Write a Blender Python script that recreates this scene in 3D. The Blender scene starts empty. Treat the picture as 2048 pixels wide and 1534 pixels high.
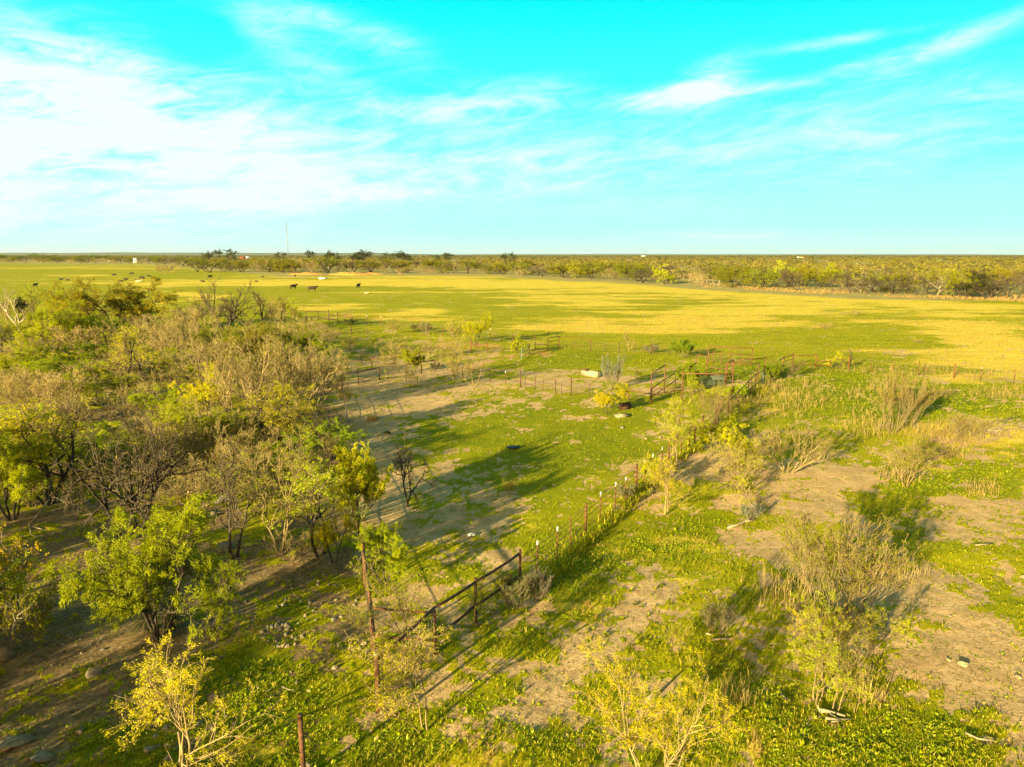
import bpy, bmesh, math, random
import numpy as np
from mathutils import Vector, Matrix

# ------------------------------------------------------------------ camera, sky, sun, exposure
C = bpy.context.scene
W_, H_ = 2048.0, 1534.0
FPX = 1384.0
CAM_H = 11.0
HOR = 509.0
PITCH = math.atan((H_ / 2 - HOR) / FPX)
cam_d = bpy.data.cameras.new('camera')
cam = bpy.data.objects.new('camera', cam_d)
C.collection.objects.link(cam)
cam.location = (0, 0, CAM_H)
cam.rotation_euler = (math.pi / 2 - PITCH, 0, 0)
cam_d.sensor_width = 36
cam_d.lens = FPX / W_ * 36
cam_d.clip_end = 60000
cam_d.clip_start = 0.1
C.camera = cam
C.render.resolution_x, C.render.resolution_y = 1024, 767
C.view_settings.view_transform = 'Standard'
C.view_settings.look = 'None'
C.view_settings.exposure = 1.74
C.view_settings.gamma = 1
C.cycles.max_bounces = 5
C.cycles.diffuse_bounces = 2
C.cycles.transmission_bounces = 3
C.cycles.transparent_max_bounces = 8
C.cycles.volume_bounces = 1
C.cycles.use_denoising = True

SUN_EL = math.radians(12.5)
SHD = Vector((0.60, 0.80, 0)).normalized()      # the way the shadows fall
sun_dir = Vector((-SHD.x * math.cos(SUN_EL), -SHD.y * math.cos(SUN_EL), math.sin(SUN_EL)))
sl = bpy.data.lights.new('sun', 'SUN')
sl.energy = 5.0
sl.angle = math.radians(0.6)
sl.color = (1.0, 0.85, 0.44)
so = bpy.data.objects.new('sun', sl)
C.collection.objects.link(so)
so.rotation_euler = sun_dir.to_track_quat('Z', 'Y').to_euler()


class NB:
    """small helper to write node trees"""
    def __init__(s, nt):
        s.nt = nt
        s.n = nt.nodes
        s.l = nt.links

    def node(s, t, **kw):
        nd = s.n.new(t)
        for k, v in kw.items():
            setattr(nd, k, v)
        return nd

    def put(s, sock, v):
        if isinstance(v, bpy.types.NodeSocket):
            s.l.new(v, sock)
        elif v is not None:
            sock.default_value = v

    def math(s, op, a, b=None, clamp=False):
        nd = s.node('ShaderNodeMath', operation=op, use_clamp=clamp)
        s.put(nd.inputs[0], a)
        if b is not None:
            s.put(nd.inputs[1], b)
        return nd.outputs[0]

    def mix(s, f, a, b, mode='MIX'):
        nd = s.node('ShaderNodeMix', data_type='RGBA', blend_type=mode)
        s.put(nd.inputs[0], f)
        s.put(nd.inputs[6], a if isinstance(a, bpy.types.NodeSocket) else (*a, 1))
        s.put(nd.inputs[7], b if isinstance(b, bpy.types.NodeSocket) else (*b, 1))
        return nd.outputs[2]

    def ss(s, v, a, b, lo=0.0, hi=1.0, kind='SMOOTHSTEP'):
        nd = s.node('ShaderNodeMapRange', interpolation_type=kind)
        s.put(nd.inputs[0], v)
        nd.inputs[1].default_value = a
        nd.inputs[2].default_value = b
        nd.inputs[3].default_value = lo
        nd.inputs[4].default_value = hi
        return nd.outputs[0]

    def noise(s, vec, scale, detail=4, rough=0.55, dist=0.0):
        nd = s.node('ShaderNodeTexNoise')
        s.put(nd.inputs['Vector'], vec)
        nd.inputs['Scale'].default_value = scale
        nd.inputs['Detail'].default_value = detail
        nd.inputs['Roughness'].default_value = rough
        nd.inputs['Distortion'].default_value = dist
        return nd.outputs[0]

    def comb(s, x, y, z=0.0):
        nd = s.node('ShaderNodeCombineXYZ')
        s.put(nd.inputs[0], x)
        s.put(nd.inputs[1], y)
        s.put(nd.inputs[2], z)
        return nd.outputs[0]


def build_world():
    w = bpy.data.worlds.new('World')
    C.world = w
    w.use_nodes = True
    nt = w.node_tree
    nt.nodes.clear()
    b = NB(nt)
    out = b.node('ShaderNodeOutputWorld')
    bg = b.node('ShaderNodeBackground')
    nt.links.new(bg.outputs[0], out.inputs[0])
    tc = b.node('ShaderNodeTexCoord')
    nrm = b.node('ShaderNodeVectorMath', operation='NORMALIZE')
    nt.links.new(tc.outputs['Generated'], nrm.inputs[0])
    sep = b.node('ShaderNodeSeparateXYZ')
    nt.links.new(nrm.outputs[0], sep.inputs[0])
    az = b.math('ARCTAN2', sep.outputs[0], sep.outputs[1])
    el = b.math('ARCSINE', sep.outputs[2])
    # daylight sky for everything above and behind
    sky = b.node('ShaderNodeTexSky', sky_type='NISHITA')
    sky.sun_disc = False
    sky.sun_elevation = SUN_EL
    sky.sun_rotation = math.atan2(sun_dir.x, sun_dir.y)
    sky.altitude = 300
    sky.air_density = 1.0
    sky.dust_density = 2.0
    skyc = b.mix(1.0, sky.outputs[0], (0.047 * 1.12, 0.047 * 0.92, 0.047 * 0.64), 'MULTIPLY')
    # clear turquoise air seen ahead
    ramp = b.node('ShaderNodeValToRGB')
    nt.links.new(b.ss(el, 0.0, 0.40, kind='LINEAR'), ramp.inputs[0])
    cr = ramp.color_ramp
    cr.interpolation = 'EASE'
    cols = [(0.0, (0.60, 0.93, 0.90)), (0.12, (0.45, 0.93, 0.92)), (0.35, (0.20, 0.93, 0.95)), (0.55, (0.05, 0.93, 0.97)), (0.8, (0.0, 0.93, 1.0))]
    while len(cr.elements) < len(cols):
        cr.elements.new(0.5)
    for e, (p, c) in zip(cr.elements, cols):
        e.position = p
        e.color = (*c, 1)
    # cloud cover, veils and wisps by azimuth and elevation
    def P(px, py):
        X, Y = (px - 1024) / FPX, (HOR - py) / FPX
        cx = math.cos(PITCH); sx = math.sin(PITCH)
        u, v = X, (767 - py) / FPX
        d = Vector((u, cx + v * sx, -sx + v * cx)).normalized()
        return math.atan2(d.x, d.y), math.asin(d.z)
    v3 = b.comb(b.math('MULTIPLY', az, 1.0), b.math('MULTIPLY', el, 2.2), 0.0)
    n1 = b.noise(v3, 5.0, 7, 0.60, 0.6)
    v4 = b.comb(b.math('ADD', az, b.math('MULTIPLY', el, 1.2)), b.math('SUBTRACT', b.math('MULTIPLY', el, 5.0), b.math('MULTIPLY', az, 0.9)), 3.1)
    n2 = b.noise(v4, 8.0, 10, 0.68, 1.3)
    v5 = b.comb(b.math('MULTIPLY', az, 0.8), b.math('MULTIPLY', el, 7.0), 7.7)
    n3 = b.noise(v5, 6.0, 6, 0.6, 0.4)

    def blob(px, py, rx, ry, rot, wgt):
        a0, e0 = P(px, py)
        da = b.math('SUBTRACT', az, a0)
        de = b.math('SUBTRACT', el, e0)
        cr_, sr_ = math.cos(rot), math.sin(rot)
        p = b.math('ADD', b.math('MULTIPLY', da, cr_ * FPX / rx), b.math('MULTIPLY', de, sr_ * FPX / rx))
        q = b.math('SUBTRACT', b.math('MULTIPLY', de, cr_ * FPX / ry), b.math('MULTIPLY', da, sr_ * FPX / ry))
        r2 = b.math('ADD', b.math('MULTIPLY', p, p), b.math('MULTIPLY', q, q))
        g = b.math('EXPONENT', b.math('MULTIPLY', r2, -1.0))
        return b.math('MULTIPLY', g, wgt)

    cover = None
    for bl in [(0, 240, 360, 140, 0.0, 0.92), (440, 250, 380, 75, 0.0, 0.40), (60, 60, 170, 24, -0.25, 0.22), (330, 330, 500, 50, 0, .24),
               (740, 75, 170, 40, -0.25, 0.34), (540, 34, 110, 30, 0, 0.36), (1030, 195, 150, 34, 0.10, 0.50), (880, 225, 160, 26, 0.0, 0.30),
               (1410, 165, 85, 34, 0.35, 0.60), (1300, 198, 110, 18, 0.10, 0.50), (1500, 180, 120, 12, .1, .35), (1680, 82, 130, 10, 0.05, 0.5), (1930, 78, 160, 18, 0.30, 0.5), (1750, 122, 110, 12, 0.2, 0.5),
               (760, 385, 130, 18, 0.02, 0.42), (520, 405, 170, 18, -0.03, 0.38), (1500, 340, 700, 90, 0.05, 0.33), (1000, 320, 600, 70, 0.05, 0.35),
               (200, 440, 420, 50, 0, 0.34), (1950, 200, 300, 60, 0.0, 0.24), (1440, 472, 200, 10, 0, 0.35), (400, 85, 70, 45, 0.5, -0.35),
               (1950, 480, 150, 12, 0, 0.3), (620, 130, 150, 30, -0.4, 0.26), (230, 150, 200, 40, .1, .25)]:
        g = blob(*bl)
        cover = g if cover is None else b.math('ADD', cover, g)
    nn = b.math('ADD', b.math('MULTIPLY', n1, 0.75), b.math('ADD', b.math('MULTIPLY', n2, 0.95), b.math('MULTIPLY', n3, 0.45)))
    nn = b.math('SUBTRACT', nn, 1.075)
    # noise matters most where there is some cover
    amt = b.math('ADD', b.math('MULTIPLY', nn, b.math('ADD', b.math('MULTIPLY', cover, 2.5), 0.10)), b.math('MULTIPLY', cover, 0.95))
    cl = b.ss(amt, 0.06, 1.12)
    skyf = b.mix(cl, ramp.outputs[0], (0.86, 0.975, 0.99))
    skyf = b.mix(1.0, skyf, (0.322, 0.322, 0.322), 'MULTIPLY')
    back = b.math('MAXIMUM', b.ss(el, 0.42, 0.85), b.ss(sep.outputs[1], 0.25, -0.15))
    fin = b.mix(back, skyf, skyc)
    nt.links.new(fin, bg.inputs[0])
    bg.inputs[1].default_value = 1.0


build_world()

# ------------------------------------------------------------------ projection helpers
cp_, sp_ = math.cos(PITCH), math.sin(PITCH)


def ray(px, py):
    u, v = (px - W_ / 2) / FPX, (H_ / 2 - py) / FPX
    return Vector((u, cp_ + v * sp_, -sp_ + v * cp_))


def at(px, py, z=0.0):
    d = ray(px, py)
    t = (z - CAM_H) / d.z
    return Vector((d.x * t, d.y * t, z))


def dep(p):
    """distance along the view axis of a ground point"""
    return p.y * cp_ + (CAM_H - p.z) * sp_


def hgt(px, by, ty):
    """height of an upright thing whose foot is at by and whose top is at ty"""
    p = at(px, by)
    d = ray(px, ty)
    return CAM_H + d.z * (p.y / d.y)


def to_px(x, y):
    zc = y * cp_ + CAM_H * sp_
    v = (y * sp_ - CAM_H * cp_)
    zc = np.maximum(zc, 0.5)
    return W_ / 2 + FPX * x / zc, H_ / 2 - FPX * v / zc


# ------------------------------------------------------------------ numpy noise
def _hash(ix, iy, seed):
    h = (ix.astype(np.int64) * 374761393 + iy.astype(np.int64) * 668265263 + seed * 974634777) & 0x7fffffff
    h = ((h ^ (h >> 13)) * 1274126177) & 0x7fffffff
    return ((h ^ (h >> 16)) & 0xffff) / 65535.0


def vnoise(x, y, seed=0):
    ix, iy = np.floor(x), np.floor(y)
    fx, fy = x - ix, y - iy
    fx = fx * fx * (3 - 2 * fx)
    fy = fy * fy * (3 - 2 * fy)
    a, b_ = _hash(ix, iy, seed), _hash(ix + 1, iy, seed)
    c, d = _hash(ix, iy + 1, seed), _hash(ix + 1, iy + 1, seed)
    return (a * (1 - fx) + b_ * fx) * (1 - fy) + (c * (1 - fx) + d * fx) * fy


def fbm(x, y, sc, oct_=4, seed=0, gain=0.55):
    s, a, t = 0, 1.0, 0
    for k in range(oct_):
        s = s + a * vnoise(x / sc * 2 ** k + 17.3 * k, y / sc * 2 ** k - 9.1 * k, seed + k)
        t += a
        a *= gain
    return s / t


def gz(x, y):
    """ground height"""
    x, y = np.asarray(x, float), np.asarray(y, float)
    near = np.clip(1 - np.abs(y) / 120, 0, 1)
    z = (fbm(x, y, 3.5, 4, 5) - 0.5) * 0.22 * near + (fbm(x, y, 30, 2, 9) - 0.5) * 0.30 * near
    return z


# ------------------------------------------------------------------ ground zones (photo regions back-projected on the flat ground)
# (cx, cy, rx, ry, rotation, weight)
SAND = [(745, 870, 60, 90, 0, 1.0), (800, 790, 130, 30, 0, .9), (950, 800, 170, 30, 0, .55), (1150, 760, 150, 22, 0, .65), (760, 985, 70, 60, 0, 1.0), (890, 1055, 150, 26, .08, 1.0),
        (1010, 1075, 70, 18, -.35, .9), (830, 1190, 80, 45, -.6, .75), (880, 960, 90, 50, 0, .35),
        (780, 740, 110, 18, 0, .8), (960, 720, 120, 12, -.3, .6), (650, 700, 60, 10, 0, .5), (1080, 700, 60, 10, -.3, .7), (720, 632, 60, 8, 0, .7),
        (1200, 1290, 170, 34, -.55, 1.0), (1080, 1400, 150, 45, -.5, .95), (960, 1480, 90, 40, 0, .6), (1320, 1215, 90, 25, -.6, .7), (1080, 1225, 60, 30, -.5, .7),
        (1420, 925, 80, 35, -.2, .7), (1650, 960, 160, 40, -.1, .9), (1560, 1000, 200, 30, 0, .6), (1760, 1030, 120, 30, 0, .5), (1960, 1050, 120, 45, 0, .55), (1480, 1090, 120, 25, 0, .45),
        (1870, 1230, 160, 50, .35, .9), (1960, 1340, 170, 75, .4, 1.0), (1820, 1330, 110, 40, .3, .7), (2010, 1460, 90, 50, .5, .7), (1420, 1480, 60, 30, 0, .4), (1480, 1360, 30, 40, 0, .5),
        (1780, 702, 42, 9, 0, .9), (1510, 686, 32, 5, 0, .9), (1690, 628, 45, 5, 0, .5), (1410, 775, 60, 14, 0, .5), (1300, 842, 60, 10, 0, .35), (1390, 900, 40, 20, 0, .5),
        (330, 1420, 60, 30, .3, .3), (190, 1300, 170, 90, .1, 1.0), (90, 1400, 120, 60, 0, .9), (330, 1180, 120, 60, 0, .8), (560, 1130, 90, 40, 0, .9), (640, 1200, 80, 40, 0, .5),
        (640, 1010, 120, 60, 0, .8), (430, 950, 120, 35, 0, .8), (240, 850, 60, 30, -.3, .7), (210, 760, 60, 25, 0, .5), (660, 860, 60, 60, 0, .8), (130, 900, 120, 90, 0, .4), (650, 545, 80, 8, 0, 1.0), (560, 553, 60, 4, 0, .7)]
DRY = [(620, 566, 500, 6, 0.01, .9), (330, 590, 60, 14, .25, .95), (450, 568, 300, 5, 0, .8), (1000, 566, 420, 12, .03, 1.0), (1300, 580, 330, 16, .03, .95), (1180, 602, 160, 14, .06, .9),
       (1570, 590, 330, 15, .04, 1.0), (1850, 612, 260, 16, .06, .9), (1500, 625, 190, 22, -.05, .95), (1400, 652, 230, 14, -.02, .85), (860, 620, 90, 7, .05, .85), (960, 645, 220, 6, .03, .7),
       (1230, 640, 200, 7, .03, .75), (1280, 665, 180, 7, .05, .7), (1990, 690, 150, 50, .2, .95), (1860, 720, 160, 16, .1, .5), (1930, 760, 130, 10, 0, .4), (1100, 660, 200, 5, 0, .5),
       (180, 523, 300, 2.5, 0, .8), (160, 536, 260, 3, 0, .6), (420, 530, 200, 2.5, 0, .7), (150, 551, 100, 2.5, 0, .6), (620, 612, 80, 6, 0, .6), (760, 588, 120, 4, 0, .4),
       (1900, 868, 120, 28, 0, .8), (1720, 850, 60, 30, 0, .35), (1560, 800, 60, 30, -.3, .5), (1650, 545, 600, 8, 0, .4), (1180, 548, 260, 8, 0, .75), (700, 690, 120, 10, 0, .35), (1960, 540, 200, 6, 0, .5)]
LUSH = [(1030, 860, 190, 60, 0, .8), (1150, 920, 170, 60, -.3, .8), (1060, 815, 130, 24, 0, .5), (1250, 870, 90, 60, -.3, .5), (1280, 1110, 170, 55, -.5, .95), (1180, 1130, 90, 60, -.6, .9), (1660, 800, 260, 70, 0, .8), (1900, 960, 190, 45, 0, .8), (1450, 860, 60, 30, -.4, .5),
        (1700, 1480, 230, 70, .05, 1.0), (1440, 1400, 90, 60, 0, .8), (1350, 1080, 160, 30, 0, .6), (1640, 1180, 70, 60, 0, .8), (1240, 1240, 50, 24, 0, .6), (1050, 1260, 60, 30, 0, .7), (1150, 1490, 160, 40, 0, .5), (980, 1420, 60, 40, 0, .5),
        (900, 1140, 130, 30, -.2, .7), (520, 1380, 140, 80, .1, .9), (260, 1480, 150, 60, 0, .8), (640, 1480, 150, 60, 0, .8), (560, 1230, 70, 35, 0, .6), (690, 1380, 80, 40, 0, .6), (1900, 800, 140, 30, 0, .8), (1810, 1060, 60, 40, 0, .5), (1820, 970, 90, 20, 0, .8), (1150, 720, 160, 16, 0, .7), (1480, 740, 90, 14, 0, .6), (880, 1480, 80, 50, 0, .5),
        (1100, 1050, 80, 60, -.6, .4)]


def zone(x, y, lst):
    px, py = to_px(x, y)
    r = np.zeros_like(px)
    for cx, cy, rx, ry, rot, wt in lst:
        c, s = math.cos(rot), math.sin(rot)
        u = ((px - cx) * c + (py - cy) * s) / rx
        v = (-(px - cx) * s + (py - cy) * c) / ry
        g = wt * np.exp(-(u * u + v * v) ** 1.3 * 0.8)
        r = r + g * (1 - r) if wt > 0 else r
    return r


def masks(x, y):
    wx = x + (fbm(x, y, 4.0, 3, 21) - 0.5) * 3.0
    wy = y + (fbm(x, y, 4.0, 3, 31) - 0.5) * 3.0
    far = np.clip((y - 60) / 100, 0, 1)
    wx = wx + (fbm(x, y, 25, 3, 23) - 0.5) * 30 * far
    wy = wy + (fbm(x / 3.5, y, 14, 4, 33) - 0.5) * 26 * far
    sand, dry, lush = zone(wx, wy, SAND), zone(wx, wy, DRY), zone(wx, wy, LUSH)
    px, py = to_px(x, y)
    # clumps that break the zones up
    hf = (fbm(x, y, 2.0, 6, 41, .95) - .5) * 2.9 + .5
    base = np.interp(py, np.array([0, 640, 700, 3000]), [.05, .05, .40, .40]) * np.where((px > 1000), np.clip((py - 690) / 70, .12, 1), 1) + np.where((px < 480) & (py > 1000), .22, 0)
    p = np.clip(base + sand * 0.50 - lush * 0.36, 0.03, 0.90)
    s = np.clip((p - hf) / 0.34 + .5, 0, 1)
    d = dry * .82 - lush * 0.35 + (fbm(x / 2.0, y, 5.0, 5, 61, .65) - 0.5) * 1.5 + (fbm(x / 5, y, 9.0, 4, 67, .6) - .5) * .9
    d = np.clip((d - 0.16) / 0.62, 0, 1)
    d = np.where(py > 900, np.clip(fbm(x, y, 2.5, 5, 71, .75) * 2.4 - 1.1 + dry * .6, 0, 1) * 0.8, d)
    return s, d, np.clip(lush, 0, 1)


# ------------------------------------------------------------------ materials
MATS = {}


def newmat(name):
    m = bpy.data.materials.new(name)
    m.use_nodes = True
    m.node_tree.nodes.clear()
    b = NB(m.node_tree)
    out = b.node('ShaderNodeOutputMaterial')
    MATS[name] = m
    return m, b, out


def mat_plain(name, col, col2=None, rough=0.85, scale=8.0, bump=0.3, metal=0.0, rnd=0.15, spec=0.3, contrast=(0.35, 0.65)):
    m, b, out = newmat(name)
    tc = b.node('ShaderNodeTexCoord')
    oi = b.node('ShaderNodeObjectInfo')
    n = b.noise(tc.outputs['Object'], scale, 6, 0.65, 0.3)
    c = b.mix(b.ss(n, contrast[0], contrast[1]), col, col2 or tuple(v * 0.6 for v in col))
    f = b.ss(oi.outputs['Random'], 0, 1, 1 - rnd, 1 + rnd, 'LINEAR')
    c = b.mix(1.0, c, b.comb(f, f, f), 'MULTIPLY')
    p = b.node('ShaderNodeBsdfPrincipled')
    b.put(p.inputs['Base Color'], c)
    p.inputs['Roughness'].default_value = rough
    p.inputs['Metallic'].default_value = metal
    p.inputs['Specular IOR Level'].default_value = spec
    if bump:
        bp = b.node('ShaderNodeBump')
        bp.inputs['Strength'].default_value = bump
        bp.inputs['Distance'].default_value = 0.02
        b.put(bp.inputs['Height'], n)
        b.l.new(bp.outputs[0], p.inputs['Normal'])
    b.l.new(p.outputs[0], out.inputs[0])
    return m


def mat_leaf(name, col, col2, trans=0.35, rnd=0.2, isl=1.0, dark=None):
    """leaf colour varies per leaf island and per plant"""
    m, b, out = newmat(name)
    g = b.node('ShaderNodeNewGeometry')
    oi = b.node('ShaderNodeObjectInfo')
    tc = b.node('ShaderNodeTexCoord')
    n = b.noise(tc.outputs['Object'], 1.1, 6, .75)
    r = b.math('ADD', b.math('MULTIPLY', g.outputs['Random Per Island'], 0.5 * isl), b.math('MULTIPLY', b.ss(n, .36, .64), 0.6))
    c = b.mix(r, col, col2)
    if dark:
        c = b.mix(b.ss(g.outputs['Random Per Island'], 0.82, 0.84), c, dark)
    f = b.ss(oi.outputs['Random'], 0, 1, 1 - rnd, 1 + rnd, 'LINEAR')
    f2 = b.ss(b.math('FRACT', b.math('MULTIPLY', oi.outputs['Random'], 17.0)), 0, 1, 1 - rnd * .8, 1 + rnd * .8, 'LINEAR')
    c = b.mix(1.0, c, b.comb(b.math('MULTIPLY', f, f2), f, f), 'MULTIPLY')
    d = b.node('ShaderNodeBsdfPrincipled')
    b.put(d.inputs['Base Color'], c)
    d.inputs['Roughness'].default_value = 0.6
    d.inputs['Specular IOR Level'].default_value = 0.12
    t = b.node('ShaderNodeBsdfTranslucent')
    b.put(t.inputs['Color'], c)
    mx = b.node('ShaderNodeMixShader')
    mx.inputs[0].default_value = trans
    b.l.new(d.outputs[0], mx.inputs[1])
    b.l.new(t.outputs[0], mx.inputs[2])
    b.l.new(mx.outputs[0], out.inputs[0])
    return m


def mat_ground():
    m, b, out = newmat('ground')
    tc = b.node('ShaderNodeTexCoord')
    O = tc.outputs['Object']
    def attr(nm):
        a = b.node('ShaderNodeAttribute')
        a.attribute_name = nm
        return a
    z = b.node('ShaderNodeSeparateColor')
    b.l.new(attr('zones').outputs['Color'], z.inputs[0])
    z2 = b.node('ShaderNodeSeparateColor')
    b.l.new(attr('zones_far').outputs['Color'], z2.inputs[0])
    sand, dry, lush = z.outputs[0], z.outputs[1], z.outputs[2]
    brush, red, farf = z2.outputs[0], z2.outputs[1], z2.outputs[2]
    st = b.node('ShaderNodeVectorMath', operation='MULTIPLY')
    b.l.new(O, st.inputs[0])
    st.inputs[1].default_value = (0.35, 1.0, 1.0)
    nf = b.noise(O, 9.0, 6, 0.72)          # blades and pebbles
    nm = b.noise(O, 1.3, 5, 0.65, .4)
    ns = b.noise(st.outputs[0], 0.55, 7, 0.72, .3)   # pasture streaks
    nl = b.noise(st.outputs[0], 0.035, 5, 0.6)
    # sand
    cs = b.mix(b.ss(nm, .3, .7), (0.70, 0.46, 0.225), (0.50, 0.315, 0.14))
    cs = b.mix(b.ss(nf, .42, .72), cs, (0.40, 0.26, 0.11))
    cs = b.mix(b.math('MULTIPLY', red, .9), cs, (0.55, 0.24, 0.055))
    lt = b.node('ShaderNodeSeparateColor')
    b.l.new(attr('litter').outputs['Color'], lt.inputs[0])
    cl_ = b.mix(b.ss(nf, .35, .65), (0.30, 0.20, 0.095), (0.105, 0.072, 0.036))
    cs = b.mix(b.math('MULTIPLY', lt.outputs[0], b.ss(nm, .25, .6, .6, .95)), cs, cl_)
    # grass
    cg = b.mix(b.ss(nf, .3, .65), (0.36, 0.33, 0.003), (0.17, 0.19, 0.002))
    cg = b.mix(b.math('MULTIPLY', b.ss(ns, .35, .65), 0.75), cg, (0.44, 0.38, 0.006))
    cg = b.mix(b.math('MULTIPLY', lush, b.ss(nm, .3, .6, .35, .95)), cg, (0.10, 0.16, 0.001))
    cg = b.mix(b.math('MULTIPLY', b.ss(nl, .42, .65), .35), cg, (0.42, 0.34, 0.015))
    # dry grass
    cd = b.mix(b.ss(ns, .3, .68), (0.84, 0.60, 0.085), (0.60, 0.45, 0.025))
    cd = b.mix(b.ss(nf, .5, .75), cd, (0.44, 0.34, 0.012))
    # brushland floor
    cb = b.mix(b.ss(ns, .35, .65), (0.30, 0.25, 0.06), (0.46, 0.36, 0.14))
    fs = b.ss(b.math('ADD', sand, b.math('MULTIPLY', b.math('SUBTRACT', nf, 0.5), 1.5)), 0.30, 0.66)
    fd = b.ss(b.math('ADD', dry, b.math('MULTIPLY', b.math('SUBTRACT', b.noise(st.outputs[0], 1.6, 5, .7), 0.5), 1.5)), 0.18, 0.82)
    c = b.mix(fd, cg, cd)
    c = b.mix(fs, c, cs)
    c = b.mix(brush, c, cb)
    c = b.mix(b.math('MULTIPLY', farf, .8), c, (0.17, 0.155, 0.03))
    p = b.node('ShaderNodeBsdfPrincipled')
    b.put(p.inputs['Base Color'], c)
    p.inputs['Roughness'].default_value = 1.0
    p.inputs['Specular IOR Level'].default_value = 0.05
    bp = b.node('ShaderNodeBump')
    bp.inputs['Strength'].default_value = 0.55
    bp.inputs['Distance'].default_value = 0.10
    hh = b.math('ADD', b.math('MULTIPLY', nf, b.ss(fs, 0, 1, 1.0, .35, 'LINEAR')), b.math('MULTIPLY', nm, .7))
    b.put(bp.inputs['Height'], hh)
    b.l.new(bp.outputs[0], p.inputs['Normal'])
    b.l.new(p.outputs[0], out.inputs[0])
    return m


mat_ground()
mat_plain('bark_dark', (0.085, 0.062, 0.038), (0.035, 0.026, 0.018), scale=14, bump=.6)
mat_plain('bark_pale', (0.32, 0.26, 0.16), (0.19, 0.15, 0.09), scale=10, bump=.4)
mat_plain('twig_tan', (0.30, 0.21, 0.085), (0.15, 0.105, 0.045), scale=3, bump=0, rnd=.25)
mat_plain('twig_grey', (0.23, 0.165, 0.080), (0.11, 0.082, 0.045), scale=3, bump=0, rnd=.25)
mat_plain('twig_pale', (0.37, 0.265, 0.115), (0.21, 0.15, 0.065), scale=3, bump=0, rnd=.25)
mat_plain('twig_dark', (0.12, 0.085, 0.048), (0.06, 0.045, 0.028), scale=3, bump=0, rnd=.25)
mat_plain('twig_olive', (0.20, 0.175, 0.055), (0.12, 0.10, 0.035), scale=3, bump=0, rnd=.25)
mat_leaf('leaf_yellow', (0.66, 0.58, 0.001), (0.36, 0.37, 0.001), .40)
mat_leaf('leaf_green', (0.52, 0.53, 0.002), (0.24, 0.28, 0.001), .42)
mat_leaf('leaf_deep', (0.27, 0.33, 0.002), (0.11, 0.16, 0.001), .35)
mat_leaf('leaf_olive', (0.34, 0.31, 0.006), (0.17, 0.165, 0.004), .3)
mat_leaf('leaf_oak', (0.06, 0.065, 0.012), (0.03, 0.036, 0.008), .2)
mat_leaf('leaf_gold', (0.55, 0.40, 0.006), (0.32, 0.27, 0.004), .4)
mat_leaf('leaf_sage', (0.24, 0.22, 0.085), (0.13, 0.125, 0.05), .2)
mat_leaf('leaf_silver', (0.26, 0.25, 0.19), (0.14, 0.14, 0.11), .2)
mat_leaf('weed_green', (0.50, 0.48, 0.002), (0.19, 0.25, 0.001), .35, dark=(0.68, 0.52, 0.05))
mat_leaf('blade_green', (0.38, 0.36, 0.002), (0.19, 0.22, 0.001), .35, dark=(0.62, 0.46, 0.06))
mat_leaf('straw', (0.60, 0.43, 0.11), (0.38, 0.27, 0.08), .3)
mat_leaf('stalk', (0.46, 0.32, 0.10), (0.26, 0.18, 0.06), .2)
mat_leaf('far_leaf', (0.17, 0.15, 0.012), (0.11, 0.10, 0.012), .2, dark=(0.20, 0.19, 0.006))
mat_plain('rust', (0.20, 0.072, 0.022), (0.09, 0.034, 0.014), scale=12, bump=.3, rough=.8)
mat_plain('rust_bright', (0.185, 0.080, 0.030), (0.085, 0.037, 0.017), scale=12, bump=.3, rough=.8)
mat_plain('rust_dark', (0.10, 0.045, 0.025), (0.055, 0.025, 0.017), scale=12, bump=.3, rough=.75)
mat_plain('wire', (0.25, 0.17, 0.10), (0.16, 0.10, 0.06), rough=.6, metal=.4, bump=0)
mat_plain('galvanised', (0.34, 0.36, 0.30), (0.24, 0.26, 0.22), rough=.5, metal=.5, bump=0)
mat_plain('gate_green', (0.16, 0.26, 0.16), (0.10, 0.17, 0.10), rough=.6, bump=0)
mat_plain('white_paint', (0.78, 0.76, 0.68), (0.62, 0.58, 0.48), scale=20, bump=.1)
mat_plain('concrete', (0.40, 0.33, 0.20), (0.28, 0.22, 0.13), scale=9, bump=.5)
mat_plain('rock', (0.31, 0.24, 0.14), (0.17, 0.135, 0.08), scale=5, bump=.8, rnd=.25)
mat_plain('rock_grey', (0.24, 0.22, 0.16), (0.13, 0.12, 0.09), scale=5, bump=.8, rnd=.25)
mat_plain('cow_black', (0.022, 0.017, 0.014), (0.012, 0.010, 0.008), scale=6, bump=0, rough=.7)
mat_plain('cow_brown', (0.055, 0.028, 0.014), (0.03, 0.016, 0.010), scale=6, bump=0, rough=.7)
mat_plain('cow_pale', (0.50, 0.40, 0.24), (0.35, 0.26, 0.15), scale=6, bump=0, rough=.7)
mat_plain('barn_red', (0.42, 0.075, 0.03), (0.30, 0.05, 0.025), scale=2, bump=0)
mat_plain('roof_metal', (0.62, 0.62, 0.58), (0.5, 0.5, 0.46), rough=.45, metal=.2, bump=0)
mat_plain('glass_dark', (0.03, 0.04, 0.04), rough=.2, bump=0)
mat_plain('black_rubber', (0.015, 0.014, 0.012), rough=.6)
mat_plain('pole_wood', (0.32, 0.20, 0.09), (0.2, 0.12, 0.06), scale=5, bump=.2)
mat_plain('dirt_orange', (0.52, 0.27, 0.05), (0.30, 0.17, 0.035), scale=.35, bump=.4, rough=1)
mat_plain('hill_far', (0.10, 0.125, 0.055), (0.16, 0.15, 0.06), scale=.004, bump=0, rough=1)


# ------------------------------------------------------------------ mesh helpers
COL = C.collection


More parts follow.
